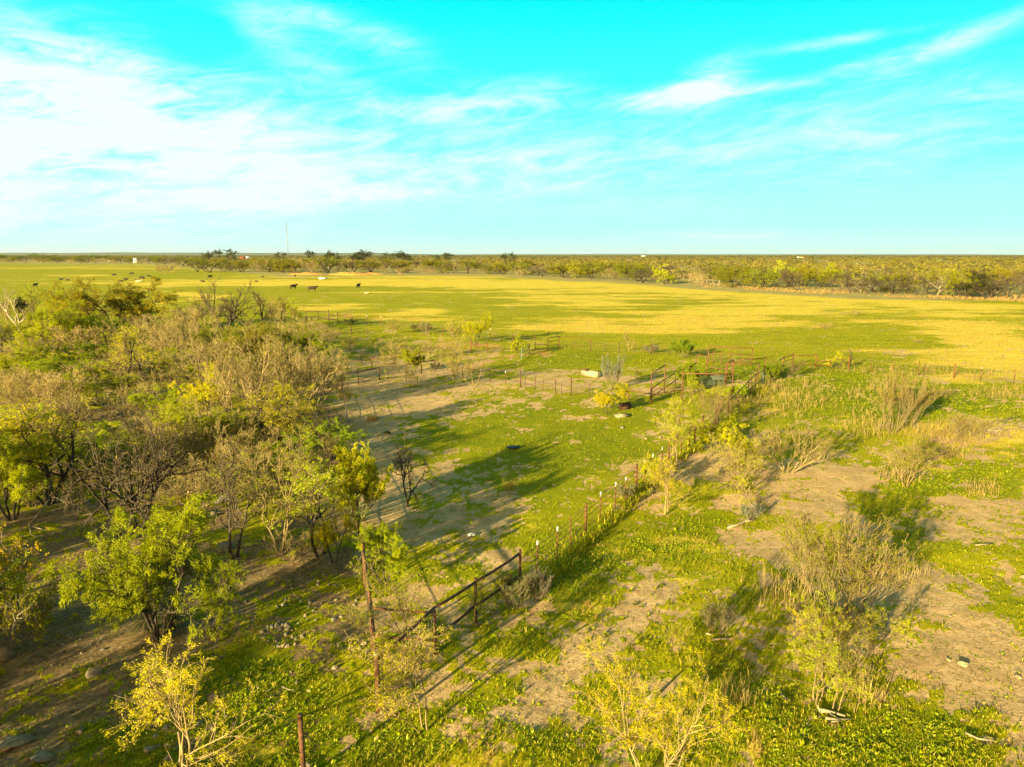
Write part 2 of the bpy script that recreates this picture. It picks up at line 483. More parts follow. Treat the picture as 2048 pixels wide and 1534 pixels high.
def mesh_np(name, V, F, mats, mi=None, smooth=False, quads=True):
    """V (n,3), F list of arrays of equal-size faces or one array"""
    me = bpy.data.meshes.new(name)
    V = np.asarray(V, np.float32)
    Fs = F if isinstance(F, list) else [F]
    loops = np.concatenate([f.ravel() for f in Fs]).astype(np.int32)
    tot = np.concatenate([np.full(len(f), f.shape[1], np.int32) for f in Fs])
    st = np.concatenate([[0], np.cumsum(tot)[:-1]]).astype(np.int32)
    me.vertices.add(len(V))
    me.vertices.foreach_set('co', V.ravel())
    me.loops.add(len(loops))
    me.loops.foreach_set('vertex_index', loops)
    me.polygons.add(len(tot))
    me.polygons.foreach_set('loop_start', st)
    me.polygons.foreach_set('loop_total', tot)
    for m in mats:
        me.materials.append(MATS[m])
    if mi is not None:
        me.polygons.foreach_set('material_index', np.asarray(mi, np.int32))
    if smooth:
        me.polygons.foreach_set('use_smooth', np.ones(len(tot), bool))
    me.update(calc_edges=True)
    return me


class MB:
    """collects tubes, boxes and leaf quads into one mesh"""
    def __init__(s):
        s.V, s.Q, s.T, s.qm, s.tm, s.n = [], [], [], [], [], 0
        s.P = []

    def add(s, V, Q=None, T=None, m=0):
        V = np.asarray(V, float).reshape(-1, 3)
        if Q is not None and len(Q):
            s.Q.append(np.asarray(Q, int) + s.n)
            s.qm.append(np.full(len(Q), m))
        if T is not None and len(T):
            s.T.append(np.asarray(T, int) + s.n)
            s.tm.append(np.full(len(T), m))
        s.V.append(V)
        s.n += len(V)

    def tube(s, pts, rad, k=6, m=0, cap=True):
        pts = np.asarray(pts, float)
        n = len(pts)
        rad = np.full(n, rad) if np.isscalar(rad) else np.asarray(rad, float)
        d = np.gradient(pts, axis=0)
        d /= np.linalg.norm(d, axis=1)[:, None] + 1e-9
        ref = np.array([0, 0, 1.0]) if abs(d[0][2]) < .9 else np.array([1.0, 0, 0])
        a = np.cross(d, ref)
        a /= np.linalg.norm(a, axis=1)[:, None] + 1e-9
        b_ = np.cross(d, a)
        th = np.arange(k) / k * 2 * math.pi
        V = pts[:, None] + rad[:, None, None] * (a[:, None] * np.cos(th)[None, :, None] + b_[:, None] * np.sin(th)[None, :, None])
        V = V.reshape(-1, 3)
        i = np.arange(n - 1)[:, None] * k
        j = np.arange(k)[None]
        j2 = (j + 1) % k
        Q = np.stack([i + j, i + j2, i + k + j2, i + k + j], -1).reshape(-1, 4)
        T = []
        if cap:
            c0, c1 = len(V), len(V) + 1
            V = np.vstack([V, pts[0], pts[-1]])
            for q in range(k):
                T.append((c0, (q + 1) % k, q))
                T.append((c1, (n - 1) * k + q, (n - 1) * k + (q + 1) % k))
        s.add(V, Q, T, m)

    def box(s, cx, cy, cz, sx, sy, sz, rz=0.0, m=0):
        V = np.array([(x, y, z) for z in (-.5, .5) for y in (-.5, .5) for x in (-.5, .5)]) * (sx, sy, sz)
        c, q = math.cos(rz), math.sin(rz)
        V = np.stack([V[:, 0] * c - V[:, 1] * q, V[:, 0] * q + V[:, 1] * c, V[:, 2]], -1) + (cx, cy, cz)
        s.add(V, [(0, 2, 3, 1), (4, 5, 7, 6), (0, 1, 5, 4), (2, 6, 7, 3), (0, 4, 6, 2), (1, 3, 7, 5)], None, m)

    def mesh(s, name, mats, smooth=False):
        V = np.vstack(s.V)
        F, mi = [], []
        if s.Q:
            F.append(np.vstack(s.Q)); mi.append(np.concatenate(s.qm))
        if s.T:
            F.append(np.vstack(s.T)); mi.append(np.concatenate(s.tm))
        return mesh_np(name, V, F, mats, np.concatenate(mi), smooth)

    def obj(s, name, mats, parent=None, smooth=False):
        return link(name, s.mesh(name, mats, smooth), parent)


def link(name, me, parent=None, loc=None):
    o = bpy.data.objects.new(name, me)
    COL.objects.link(o)
    if parent is not None:
        o.parent = parent
    if loc is not None:
        o.location = loc
    return o


def tag(o, label, cat, group=None, kind=None):
    if label: o['label'] = label
    if cat: o['category'] = cat
    if group: o['group'] = group
    if kind: o['kind'] = kind
    return o


def thing(name, label, cat, loc=(0, 0, 0), rz=0.0, group=None):
    o = link(name, None)
    o.location = loc
    o.rotation_euler = (0, 0, rz)
    return tag(o, label, cat, group)


# ------------------------------------------------------------------ ground sheet
def build_ground():
    ys = [-4000, -2000, -1000, -500, -250, -120, -60, -30, -15, -8, -4, 0, 3, 6, 8, 9.5]
    y = 10.3
    while y < 9000:
        ys.append(y)
        y += max(0.11, y * 0.0066)
    ys += [10000, 14000, 20000]
    ys = np.array(ys)
    u = np.concatenate([[-30, -12, -6, -3, -1.8, -1.35], np.linspace(-1.12, 1.12, 640), [1.35, 1.8, 3, 6, 12, 30]])
    half = np.maximum(12, np.abs(ys) * 0.78 + 5)
    X = half[:, None] * u[None]
    Y = np.repeat(ys[:, None], len(u), 1)
    Z = gz(X, Y)
    n, k = X.shape
    V = np.stack([X, Y, Z], -1).reshape(-1, 3)
    i = np.arange(n - 1)[:, None] * k + np.arange(k - 1)[None]
    Q = np.stack([i, i + 1, i + k + 1, i + k], -1).reshape(-1, 4)
    me = mesh_np('ground', V, Q, ['ground'], None, True)
    xs, yy = V[:, 0].astype(float), V[:, 1].astype(float)
    s, d, l = masks(xs, yy)
    px, py = to_px(xs, yy)
    # pasture edge: beyond it starts the brush country
    edge = np.interp(px, [0, 300, 560, 800, 1000, 1340, 1700, 2048], [527, 529, 553, 552, 553, 574, 596, 603])
    br = np.clip((edge + (fbm(xs, yy, 20, 3, 77) - .5) * 8 - py) / 3.0 + .5, 0, 1) * (yy > 40)
    red = np.clip(zone(xs, yy, [(720, 634, 70, 9, 0, 1), (1100, 700, 60, 9, -.3, 1), (650, 546, 90, 9, 0, 1), (960, 690, 90, 9, 0, .8), (980, 724, 60, 7, -.3, .5), (1470, 700, 60, 4, 0, .5), (150, 735, 90, 20, 0, .3), (700, 855, 30, 10, 0, .7)]), 0, 1)
    farf = np.clip((519 - py) / 5, 0, 1) * (yy > 40)
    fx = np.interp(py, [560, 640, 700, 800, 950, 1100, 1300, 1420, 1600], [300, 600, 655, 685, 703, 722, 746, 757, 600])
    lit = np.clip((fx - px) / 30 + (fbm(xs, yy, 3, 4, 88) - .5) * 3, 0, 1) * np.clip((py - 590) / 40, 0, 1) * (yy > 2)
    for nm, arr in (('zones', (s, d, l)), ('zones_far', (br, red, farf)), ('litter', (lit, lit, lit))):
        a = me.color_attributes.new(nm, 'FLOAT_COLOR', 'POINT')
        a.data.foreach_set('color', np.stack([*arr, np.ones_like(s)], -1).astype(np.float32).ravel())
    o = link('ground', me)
    tag(o, None, None, None, 'structure')


build_ground()


# ------------------------------------------------------------------ plants: generator
def nz(v):
    return v / (np.linalg.norm(v) + 1e-9)


def curve(rng, p, d, L, n, wob, up):
    pts = [p]
    st = L / n
    for _ in range(n):
        d = nz(d + rng.normal(0, wob, 3) + np.array([0, 0, up]))
        pts.append(pts[-1] + d * st)
    return np.array(pts)


def leaves_at(mb, rng, pos, dirs, L, Wd, droop, m, blades=1):
    """slender leaf quads; pos (n,3), dirs (n,3)"""
    n = len(pos)
    if not n:
        return
    d = dirs + rng.normal(0, .55, (n, 3))
    d[:, 2] -= droop
    d /= np.linalg.norm(d, axis=1)[:, None] + 1e-9
    side = np.cross(d, rng.normal(0, 1, (n, 3)))
    side /= np.linalg.norm(side, axis=1)[:, None] + 1e-9
    ll = L * rng.uniform(.6, 1.3, n)[:, None]
    ww = Wd * rng.uniform(.7, 1.3, n)[:, None]
    a = pos
    b_ = pos + d * ll * .5 + side * ww
    c = pos + d * ll
    e = pos + d * ll * .5 - side * ww
    V = np.stack([a, b_, c, e], 1).reshape(-1, 3)
    Q = np.arange(4 * n).reshape(-1, 4)
    mb.add(V, Q, None, m)


KIND = {
    # stems, spread, length, kids per level, angle, wob, up, leaf spec
    'mesq':  dict(stems=(2, 4), spread=.50, L=1.9, r=.036, kids=(7, 6, 5), ang=(.7, .8, .9), rat=(.62, .55, .50), wob=.16, up=.03, tr='bark_dark', tw='twig_tan', lf='leaf_yellow', nl=15, ll=.056, lw=.006, dr=.6, cov=.70),
    'lush':  dict(stems=(3, 5), spread=.60, L=1.7, r=.034, kids=(8, 6, 5), ang=(.7, .8, .9), rat=(.62, .56, .52), wob=.14, up=.02, tr='bark_dark', tw='twig_olive', lf='leaf_green', nl=36, ll=.062, lw=.0055, dr=.7, cov=.95),
    'light': dict(stems=(3, 5), spread=.45, L=1.9, r=.024, kids=(8, 6, 5), ang=(.55, .7, .8), rat=(.62, .55, .50), wob=.12, up=.05, tr='twig_tan', tw='twig_tan', lf='leaf_yellow', nl=14, ll=.036, lw=.0045, dr=.3, cov=.55),
    'wispy': dict(stems=(3, 4), spread=.42, L=1.9, r=.018, kids=(7, 6, 4), ang=(.5, .65, .8), rat=(.62, .55, .50), wob=.12, up=.05, tr='twig_tan', tw='twig_tan', lf='leaf_yellow', nl=12, ll=.036, lw=.005, dr=.3, cov=.60),
    'bright': dict(stems=(3, 5), spread=.55, L=1.8, r=.024, kids=(7, 6, 4), ang=(.6, .75, .8), rat=(.62, .55, .50), wob=.15, up=.04, tr='twig_tan', tw='twig_tan', lf='leaf_yellow', nl=32, ll=.034, lw=.0048, dr=.5, cov=.75),
    'bare':  dict(stems=(2, 3), spread=.42, L=1.8, r=.048, kids=(7, 7, 6), ang=(.75, .8, .8), rat=(.64, .55, .50), wob=.19, up=.03, tr='bark_dark', tw='twig_dark', lf='leaf_olive', nl=1, ll=.06, lw=.008, dr=.2, cov=.10),
    'scrub': dict(stems=(7, 10), spread=.80, L=1.5, r=.022, kids=(7, 6, 4), ang=(.55, .65, .7), rat=(.60, .55, .50), wob=.17, up=.06, tr='twig_pale', tw='twig_pale', lf='leaf_olive', nl=3, ll=.045, lw=.008, dr=.1, cov=.45),
    'broom': dict(stems=(16, 22), spread=.42, L=2.2, r=.011, kids=(6, 5, 2), ang=(.32, .4, .5), rat=(.50, .5, .5), wob=.06, up=.05, tr='twig_grey', tw='twig_tan', lf='leaf_olive', nl=6, ll=.05, lw=.007, dr=.0, cov=.6),
    'dense': dict(stems=(12, 16), spread=.60, L=1.7, r=.022, kids=(8, 5, 3), ang=(.40, .5, .6), rat=(.52, .5, .5), wob=.10, up=.10, tr='twig_olive', tw='twig_olive', lf='leaf_deep', nl=26, ll=.065, lw=.008, dr=-.2, cov=1.0),
    'sage':  dict(stems=(20, 28), spread=.75, L=.95, r=.010, kids=(6, 4, 0), ang=(.45, .5, .5), rat=(.5, .5, .5), wob=.08, up=.10, tr='twig_grey', tw='twig_grey', lf='leaf_sage', nl=9, ll=.045, lw=.008, dr=-.2, cov=1.0),
    'oak':   dict(stems=(2, 4), spread=.55, L=1.8, r=.07, kids=(7, 6, 5), ang=(.8, .9, .9), rat=(.60, .55, .52), wob=.22, up=.02, tr='bark_dark', tw='twig_dark', lf='leaf_olive', nl=9, ll=.06, lw=.022, dr=.0, cov=.8),
    'gold':  dict(stems=(4, 6), spread=.85, L=1.5, r=.03, kids=(7, 6, 4), ang=(.6, .7, .8), rat=(.62, .55, .5), wob=.20, up=.01, tr='bark_pale', tw='twig_grey', lf='leaf_gold', nl=8, ll=.05, lw=.020, dr=.2, cov=.5),
    'deadt': dict(stems=(2, 3), spread=.35, L=2.2, r=.07, kids=(5, 5, 3), ang=(.7, .8, .8), rat=(.6, .5, .5), wob=.18, up=.03, tr='bark_pale', tw='bark_pale', lf='leaf_olive', nl=0, ll=.06, lw=.01, dr=0, cov=0),
}
VARIANT_LEAF = {'lushy': ('lush', 'leaf_yellow'), 'lusho': ('lush', 'leaf_olive'), 'silver': ('sage', 'leaf_silver'), 'oakd': ('oak', 'leaf_oak'), 'oakl': ('lush', 'leaf_oak'), 'mesqo': ('mesq', 'leaf_green'), 'denseg': ('dense', 'leaf_green')}


def grow(kind, seed):
    lfm = None
    base = kind
    if kind in VARIANT_LEAF:
        base, lfm = VARIANT_LEAF[kind]
    K = KIND[base]
    rng = np.random.default_rng(seed)
    wood, fine = MB(), MB()
    ns = int(rng.integers(K['stems'][0], K['stems'][1] + 1))
    az0 = rng.uniform(0, 6.28)
    allz = []
    kids = K['kids']
    lp, ld = [], []

    def spawn(pts, rad, L, lvl):
        if lvl > len(kids) or kids[lvl - 1] == 0:
            return
        nk = max(1, int(kids[lvl - 1] * rng.uniform(.75, 1.3)))
        for q in range(nk):
            t = rng.uniform(.30 if lvl == 1 else .18, .98)
            f = t * (len(pts) - 1)
            i = min(int(f), len(pts) - 2)
            p = pts[i] + (pts[i + 1] - pts[i]) * (f - i)
            d0 = nz(pts[i + 1] - pts[i])
            side = nz(np.cross(d0, rng.normal(0, 1, 3)))
            ang = K['ang'][lvl - 1] * rng.uniform(.6, 1.3)
            d = nz(d0 * math.cos(ang) + side * math.sin(ang) + np.array([0, 0, .10]))
            l2 = L * K['rat'][lvl - 1] * rng.uniform(.65, 1.15) * (1.15 - .45 * t)
            r2 = max(rad * (.58 if lvl == 1 else .5) * (1.1 - .5 * t), .0045)
            n = 5 if lvl == 1 else (4 if lvl == 2 else 3)
            pp = curve(rng, p, d, l2, n, K['wob'] * 1.25, K['up'])
            rr = np.linspace(r2, max(r2 * .35, .0035), n + 1)
            last = (lvl == len(kids)) or kids[lvl] == 0
            (wood if lvl == 1 else fine).tube(pp, rr, 5 if lvl == 1 else 3, 0, False)
            allz.append(pp[-1])
            if last or lvl >= 2:
                if rng.random() < K['cov'] and K['nl']:
                    nl = K['nl'] if last else K['nl'] // 2 + 1
                    tt = rng.uniform(.25, 1.0, nl) * n
                    ii = np.minimum(tt.astype(int), n - 1)
                    q0 = pp[ii] + (pp[ii + 1] - pp[ii]) * (tt - ii)[:, None]
                    lp.append(q0 + rng.normal(0, .02, (nl, 3)))
                    ld.append(pp[ii + 1] - pp[ii])
            spawn(pp, r2, l2, lvl + 1)

    for s in range(ns):
        a = az0 + s / ns * 6.283 + rng.uniform(-.4, .4)
        sp = K['spread'] * rng.uniform(.35, 1.25)
        d = nz(np.array([math.cos(a) * math.sin(sp), math.sin(a) * math.sin(sp), math.cos(sp)]))
        L = K['L'] * rng.uniform(.75, 1.15)
        n = 7
        b0 = np.array([math.cos(a), math.sin(a), 0]) * (.05 if base not in ('broom', 'sage', 'scrub', 'dense') else .14)
        pts = curve(rng, b0 - np.array([0, 0, .06]), d, L, n, K['wob'], K['up'])
        rr = np.linspace(K['r'] * rng.uniform(.8, 1.1), K['r'] * .30, n + 1)
        wood.tube(pts, rr, 6 if K['r'] > .03 else 4, 0, False)
        allz.append(pts[-1])
        spawn(pts, K['r'], L, 1)
    if lp:
        P_ = np.vstack(lp)
        D_ = np.vstack(ld)
        D_ = D_ / (np.linalg.norm(D_, axis=1)[:, None] + 1e-9)
        leaves_at(fine, rng, P_, D_, K['ll'], K['lw'], K['dr'], 1)
    A = np.array(allz)
    top = np.percentile(A[:, 2], 98)
    wid = (np.percentile(A[:, 0], 97) - np.percentile(A[:, 0], 3) + np.percentile(A[:, 1], 97) - np.percentile(A[:, 1], 3)) / 2
    bare = base in ('bare', 'deadt')
    tm = wood.mesh('trunk', [K['tr']], True)
    cm = fine.mesh('branches' if bare else 'crown', [K['tw'], lfm or K['lf']])
    return tm, cm, float(top), float(wid), ('branches' if bare else 'crown')


PROTO = {}


def proto(kind, v):
    k = (kind, v)
    if k not in PROTO:
        PROTO[k] = grow(kind, 1000 + sum(map(ord, kind)) * 7 + v)
    return PROTO[k]


NAMES = {'mesq': ('mesquite_tree', 'tree'), 'mesqo': ('mesquite_tree', 'tree'), 'lush': ('mesquite_tree', 'tree'), 'lushy': ('leafy_bush', 'bush'), 'lusho': ('leafy_bush', 'bush'), 'light': ('young_mesquite', 'shrub'), 'wispy': ('young_mesquite', 'shrub'), 'bright': ('young_mesquite', 'shrub'), 'oakl': ('oak_tree', 'tree'),
         'bare': ('bare_tree', 'tree'), 'deadt': ('dead_tree', 'tree'), 'scrub': ('brush_shrub', 'shrub'), 'broom': ('broom_shrub', 'shrub'), 'dense': ('green_bush', 'bush'), 'denseg': ('green_bush', 'bush'),
         'sage': ('sage_shrub', 'shrub'), 'silver': ('sage_shrub', 'shrub'), 'oak': ('oak_tree', 'tree'), 'oakd': ('oak_tree', 'tree'), 'gold': ('yellow_leaved_shrub', 'shrub')}
prng = random.Random(7)
NV = {'scrub': (0, 1, 2, 3), 'lush': (0, 2, 5), 'mesq': (1, 2, 3, 7), 'light': (0, 1, 2, 3), 'bare': (0, 1, 2, 3), 'broom': (0, 1, 2), 'bright': (4, 5, 6, 7)}


def plant(kind, bx, by, ty, w, label, group=None, v=None, rz=None, lean=0.0, xy=None, h=None, wm=None):
    if v is None:
        v = prng.choice(NV.get(kind, (0, 1)))
    tm, cm, top, wid, cn = proto(kind, v)
    if xy is None:
        p = at(bx, by)
        h = max(hgt(bx, by, ty), .25)
        wm = w / (FPX / dep(p))
        x, y = p.x, p.y
    else:
        x, y = xy
    sz = h / top
    sx = wm / wid
    sx = min(max(sx, sz * .45), sz * 2.2)
    nm, cat = NAMES[kind]
    o = thing(nm, label, cat, (x, y, float(gz(x, y)) - .01), prng.uniform(0, 6.28) if rz is None else rz, group)
    o.scale = (sx, sx, sz)
    if lean:
        o.rotation_euler.x = lean
    link('trunk', tm, o)
    link(cn, cm, o)
    return o

# ------------------------------------------------------------------ plants one by one: kind, foot x, foot y, top y, width (photo pixels), label
PL = [
 ('lusho', 235, 668, 560, 165, 'broad olive brushy tree rising against the pasture below the grazing herd'),
 ('lushy', 118, 650, 574, 48, 'narrow bright green tree just behind the brush at the pasture edge'),
 ('mesq', 62, 640, 566, 60, 'thin yellow-leaved tree beside the grey snag at the pasture edge'),
 ('lush', 22, 690, 640, 70, 'low bright mesquite at the frame edge under the grey snag'),
 ('lushy', 84, 705, 618, 90, 'bright green bush right of the grey snag'),
 ('lush', 140, 700, 606, 90, 'green bush touching the broad olive tree'),
 ('scrub', 190, 712, 648, 90, 'grey twiggy shrub under the broad olive tree'),
 ('scrub', 275, 705, 640, 110, 'grey tangled shrub right of the broad olive tree'),
 ('mesq', 272, 795, 652, 100, 'leaning dark mesquite with yellow sprigs in the middle of the brush'),
 ('lushy', 40, 748, 676, 80, 'yellow-green bush over the bare slope by the frame edge'),
 ('lush', 92, 770, 705, 95, 'yellow-green dome bush below the bare slope'),
 ('dense', 172, 738, 690, 80, 'low dark green bush beside the pale stony clearing'),
 ('scrub', 118, 836, 745, 150, 'wide grey shrub on the slope left of the stony clearing'),
 ('scrub', 30, 830, 740, 100, 'grey shrub at the frame edge above the leafy mesquite'),
 ('scrub', 345, 726, 630, 130, 'grey thicket shrub between the olive tree and the twin bare trees'),
 ('scrub', 400, 700, 610, 90, 'grey shrub behind the twin bare trees'),
 ('bare', 455, 672, 558, 120, 'dark bare spreading tree standing against the straw patch'),
 ('bare', 516, 668, 580, 80, 'slim bare tree with one crooked trunk right of the dark spreading one'),
 ('scrub', 560, 665, 592, 95, 'dense grey-brown shrub beside the slim crooked tree'),
 ('lushy', 592, 652, 596, 42, 'bright yellow small tree near the far pipe panel'),
 ('scrub', 612, 676, 634, 55, 'small dark twiggy shrub below the far pipe panel'),
 ('lusho', 445, 722, 655, 95, 'yellow-green bush in front of the dark spreading tree'),
 ('lusho', 520, 728, 650, 100, 'yellow-green bush in front of the slim crooked tree'),
 ('lusho', 585, 725, 655, 80, 'sparse green bush near the sandy gap'),
 ('scrub', 480, 850, 672, 175, 'big pale grey thicket shrub in the heart of the brush'),
 ('scrub', 565, 838, 668, 160, 'big tan thicket shrub leaning over the brush'),
 ('scrub', 628, 812, 690, 120, 'tan twiggy shrub next to the far corner of the pen'),
 ('scrub', 430, 790, 690, 110, 'grey shrub behind the feathery bright bush'),
 ('lushy', 408, 842, 736, 105, 'feathery bright green bush in the middle of the brush'),
 ('lush', 395, 892, 800, 135, 'deep green bush in front of the feathery bright one'),
 ('lush', 470, 900, 820, 110, 'green bush under the tan thicket'),
 ('mesq', 560, 905, 772, 130, 'mesquite with yellow sprigs in front of the big tan thicket'),
 ('bare', 641, 882, 775, 75, 'dark thin bare tree against the sand by the pen fence'),
 ('bare', 668, 915, 812, 75, 'dark thin bare tree touching the pen fence'),
 ('scrub', 375, 925, 815, 120, 'tangled pale shrub behind the big twin mesquites'),
 ('scrub', 455, 950, 850, 90, 'pale shrub beside the large flat boulder'),
 ('scrub', 250, 800, 735, 80, 'thin grey shrub in the stony clearing'),
 ('lush', 330, 850, 775, 90, 'sparse green bush at the edge of the stony clearing'),
 ('bare', 250, 1078, 812, 175, 'large black-trunked bare mesquite in the shaded brush, upright one'),
 ('bare', 280, 1066, 850, 190, 'large black-trunked bare mesquite leaning towards the pen'),
 ('mesq', 97, 1008, 812, 190, 'mesquite hung with yellow leaves left of the big bare ones'),
 ('lush', 22, 1040, 850, 140, 'shaded green mesquite cut by the frame edge'),
 ('bare', 154, 1040, 945, 50, 'small bare sapling between leafy mesquite and big bare one'),
 ('mesq', 20, 955, 830, 90, 'yellow-tipped mesquite at the frame edge above the shaded one'),
 ('gold', 40, 1215, 1052, 230, 'golden-leaved sprawling shrub at the frame edge'),
 ('gold', 15, 1305, 1165, 120, 'small golden-leaved shrub cut by the frame edge, below the sprawling one'),
 ('lush', 320, 1282, 1012, 215, 'large glowing green mesquite over the two yuccas', None, 5, 1.0),
 ('lush', 425, 1262, 1120, 110, 'low leafy side growth at the right of the large green mesquite'),
 ('bare', 470, 1112, 905, 130, 'dark twin-trunk tree above the stone scatter'),
 ('wispy', 560, 1100, 880, 210, 'sprawling mesquite with pale branches reaching to the pen fence'),
 ('mesq', 640, 1110, 930, 150, 'sprawling mesquite with yellow tips beside the dense green bush'),
 ('lushy', 668, 1125, 1010, 75, 'small bright mesquite leaning on the rusty rail'),
 ('denseg', 716, 1040, 908, 112, 'dense round bright green bush on the fence line'),
 ('lush', 770, 1165, 1060, 100, 'shaded green bush inside the pen by the rusty rail'),
 ('denseg', 760, 1120, 1050, 40, 'narrow green bush squeezed behind the rusty rail'),
 ('scrub', 592, 1120, 1062, 90, 'low brown dry bush on the stone scatter'),
 ('bare', 814, 1012, 885, 125, 'small black leafless tree alone on the sand inside the pen'),
 ('wispy', 803, 1345, 1140, 130, 'tall sparse yellow-green shrub inside the braced fence corner'),
 ('wispy', 848, 1460, 1250, 175, 'yellow-green shrub just outside the braced fence corner'),
 ('bright', 372, 1548, 1286, 300, 'bright yellow young mesquite at the bottom of the picture over pale stones', None, 4, 0.6),
 ('sage', 1028, 1212, 1142, 70, 'rounded olive sage at the end of the pipe rail'),
 ('silver', 1076, 1196, 1136, 48, 'silver-grey sage touching the olive one by the fence'),
 ('mesqo', 938, 1254, 1168, 55, 'small green mesquite climbing the middle pipe post'),
 ('bright', 1349, 930, 785, 118, 'sparse yellow-topped tree growing in the post and wire fence'),
 ('lushy', 1432, 905, 840, 80, 'bright yellow bush behind the end of the wire fence'),
 ('lushy', 1483, 930, 848, 75, 'bright yellow bush beside the path of sand'),
 ('broom', 1430, 848, 775, 75, 'grey upright bush of old stems at the corral corner'),
 ('lushy', 1215, 828, 770, 66, 'round bright bush beside the small dark crate'),
 ('silver', 1222, 780, 712, 40, 'pale wispy shrub near the concrete trough'),
 ('lushy', 1308, 985, 905, 60, 'yellow bush growing through the wire fence'),
 ('bright', 1332, 1024, 912, 115, 'small yellow mesquite between the wire fence and the pale dead branch'),
 ('wispy', 1473, 982, 880, 95, 'thin olive sapling on the sand, nearer the wire fence'),
 ('wispy', 1494, 980, 872, 120, 'thin olive sapling with a long shadow on the sand'),
 ('scrub', 1577, 942, 840, 135, 'spreading olive-grey shrub at the edge of the bright grass'),
 ('broom', 1784, 866, 740, 92, 'tall brown fan-shaped shrub, front one of the pair in bright grass'),
 ('broom', 1818, 850, 742, 92, 'tall brown fan-shaped shrub, back one of the pair in bright grass'),
 ('broom', 1925, 880, 828, 60, 'pale dry shrub in the yellow grass heap'),
 ('scrub', 1962, 880, 832, 60, 'dark dry shrub in the yellow grass heap'),
 ('light', 1811, 972, 880, 75, 'small green sapling in front of the fan-shaped pair'),
 ('scrub', 1850, 925, 880, 60, 'faint grey shrub on the yellow grass'),
 ('broom', 1650, 1245, 1035, 190, 'big twiggy shrub with tan stems on the right slope'),
 ('broom', 1700, 1235, 1045, 190, 'big twiggy shrub leaning right beside the tan-stemmed one'),
 ('bright', 1632, 1404, 1215, 195, 'yellow hanging mesquite in front of the big twiggy shrubs'),
 ('wispy', 1668, 1425, 1290, 110, 'thin twiggy sapling with a bare stem over the dead wood'),
 ('bright', 1290, 1575, 1310, 250, 'yellow-green mesquite at the bottom centre of the picture', None, 6, 2.0),
 ('bright', 1345, 1560, 1345, 150, 'low yellow mesquite leaning right at the bottom of the picture'),
 ('sage', 1433, 1265, 1206, 62, 'pale wispy sage with a long shadow on the weeds'),
 ('bright', 1350, 1305, 1247, 50, 'knee-high yellow shrub on the sandy strip'),
 ('wispy', 771, 777, 683, 52, 'olive sapling by the short rail on the sand'),
 ('light', 821, 768, 738, 26, 'tiny bare sapling between two olive ones on the sand'),
 ('wispy', 895, 757, 688, 55, 'olive twin-stem sapling left of the short post'),
 ('light', 908, 765, 715, 34, 'small olive sapling behind the twin-stem one'),
 ('wispy', 947, 774, 698, 65, 'olive sapling at the left end of the short fence'),
 ('denseg', 826, 745, 700, 38, 'bright bush filling the small dark pipe frame'),
 ('bare', 727, 728, 698, 36, 'tiny bare tree behind the short rail'),
 ('sage', 873, 738, 726, 22, 'yellowish sage beside the small dark pipe frame'),
 ('sage', 700, 648, 637, 28, 'dark sage by the red earth near the far pipe panel'),
 ('lush', 681, 662, 650, 20, 'small green bush under the red earth'),
 ('sage', 832, 662, 645, 24, 'olive sage behind the saplings, left of a pair'),
 ('sage', 852, 667, 644, 26, 'olive sage behind the saplings, right of a pair'),
 ('light', 912, 688, 640, 44, 'grey sapling beside the yellow-crowned tree'),
 ('lushy', 951, 690, 627, 62, 'yellow-crowned small tree behind the low rail'),
 ('lushy', 1037, 708, 668, 44, 'round bright bush by the green gate'),
 ('lushy', 750, 690, 668, 30, 'yellow bush in the scrubby middle ground'),
 ('scrub', 790, 708, 676, 60, 'faint grey shrub in the middle ground, nearest the yellow bush'),
 ('scrub', 850, 720, 680, 60, 'grey shrub behind the small dark pipe frame'),
 ('scrub', 900, 712, 680, 50, 'grey shrub behind the olive saplings'),
 ('light', 700, 702, 668, 40, 'faint olive shrub between brush and middle ground'),
 ('light', 790, 668, 640, 50, 'yellowish shrub in front of the straw patch'),
 ('dense', 1366, 716, 680, 44, 'dark sage-green bush with a long shadow behind the corral'),
 ('silver', 1302, 706, 690, 30, 'pale dome of sage on the back fence line'),
 ('light', 1258, 703, 663, 24, 'thin bare sapling on the back fence line'),
 ('light', 1277, 763, 738, 20, 'tiny bare sapling near the tall corral frame'),
 ('dense', 1377, 779, 728, 42, 'grey-green bush inside the corral'),
 ('lushy', 1392, 785, 755, 36, 'small yellow bush inside the corral'),
 ('lushy', 1443, 800, 772, 50, 'yellow bush at the front of the corral'),
 ('broom', 1572, 756, 718, 60, 'grey tangle shrub right of the corral corner'),
 ('dense', 1540, 762, 728, 36, 'dark olive bush against the corral corner post'),
 ('lushy', 1670, 737, 703, 36, 'round yellow bush on the right-hand fence line'),
 ('bare', 1697, 739, 698, 22, 'dark bare sapling next to the round yellow bush'),
 ('scrub', 1648, 658, 642, 28, 'low bare bush alone in the pasture, left one'),
 ('scrub', 1707, 632, 620, 26, 'low bare bush alone in the pasture, farthest one'),
 ('scrub', 1836, 686, 676, 20, 'low bare bush alone in the pasture, right one'),
 ('light', 690, 812, 770, 40, 'thin sapling hugging the far left fence corner'),
 ('light', 1020, 990, 960, 36, 'tiny green shrub on the shaded lawn'),
 ('sage', 1250, 1000, 965, 40, 'tan dry weed bush at the foot of the wire fence'),
 ('bright', 1480, 1010, 955, 60, 'low yellow sprout under the thin saplings'),
 ('bright', 1660, 1320, 1225, 120, 'yellow leafy shrub under the big twiggy shrub'),
 ('bright', 1745, 1300, 1215, 90, 'yellow drooping shrub right of the big twiggy shrub'),
 ('denseg', 1475, 800, 770, 34, 'green bush behind the rustic corral side'),
 ('silver', 1500, 1040, 1005, 34, 'small pale dry tuft bush near the dead branch'),
]
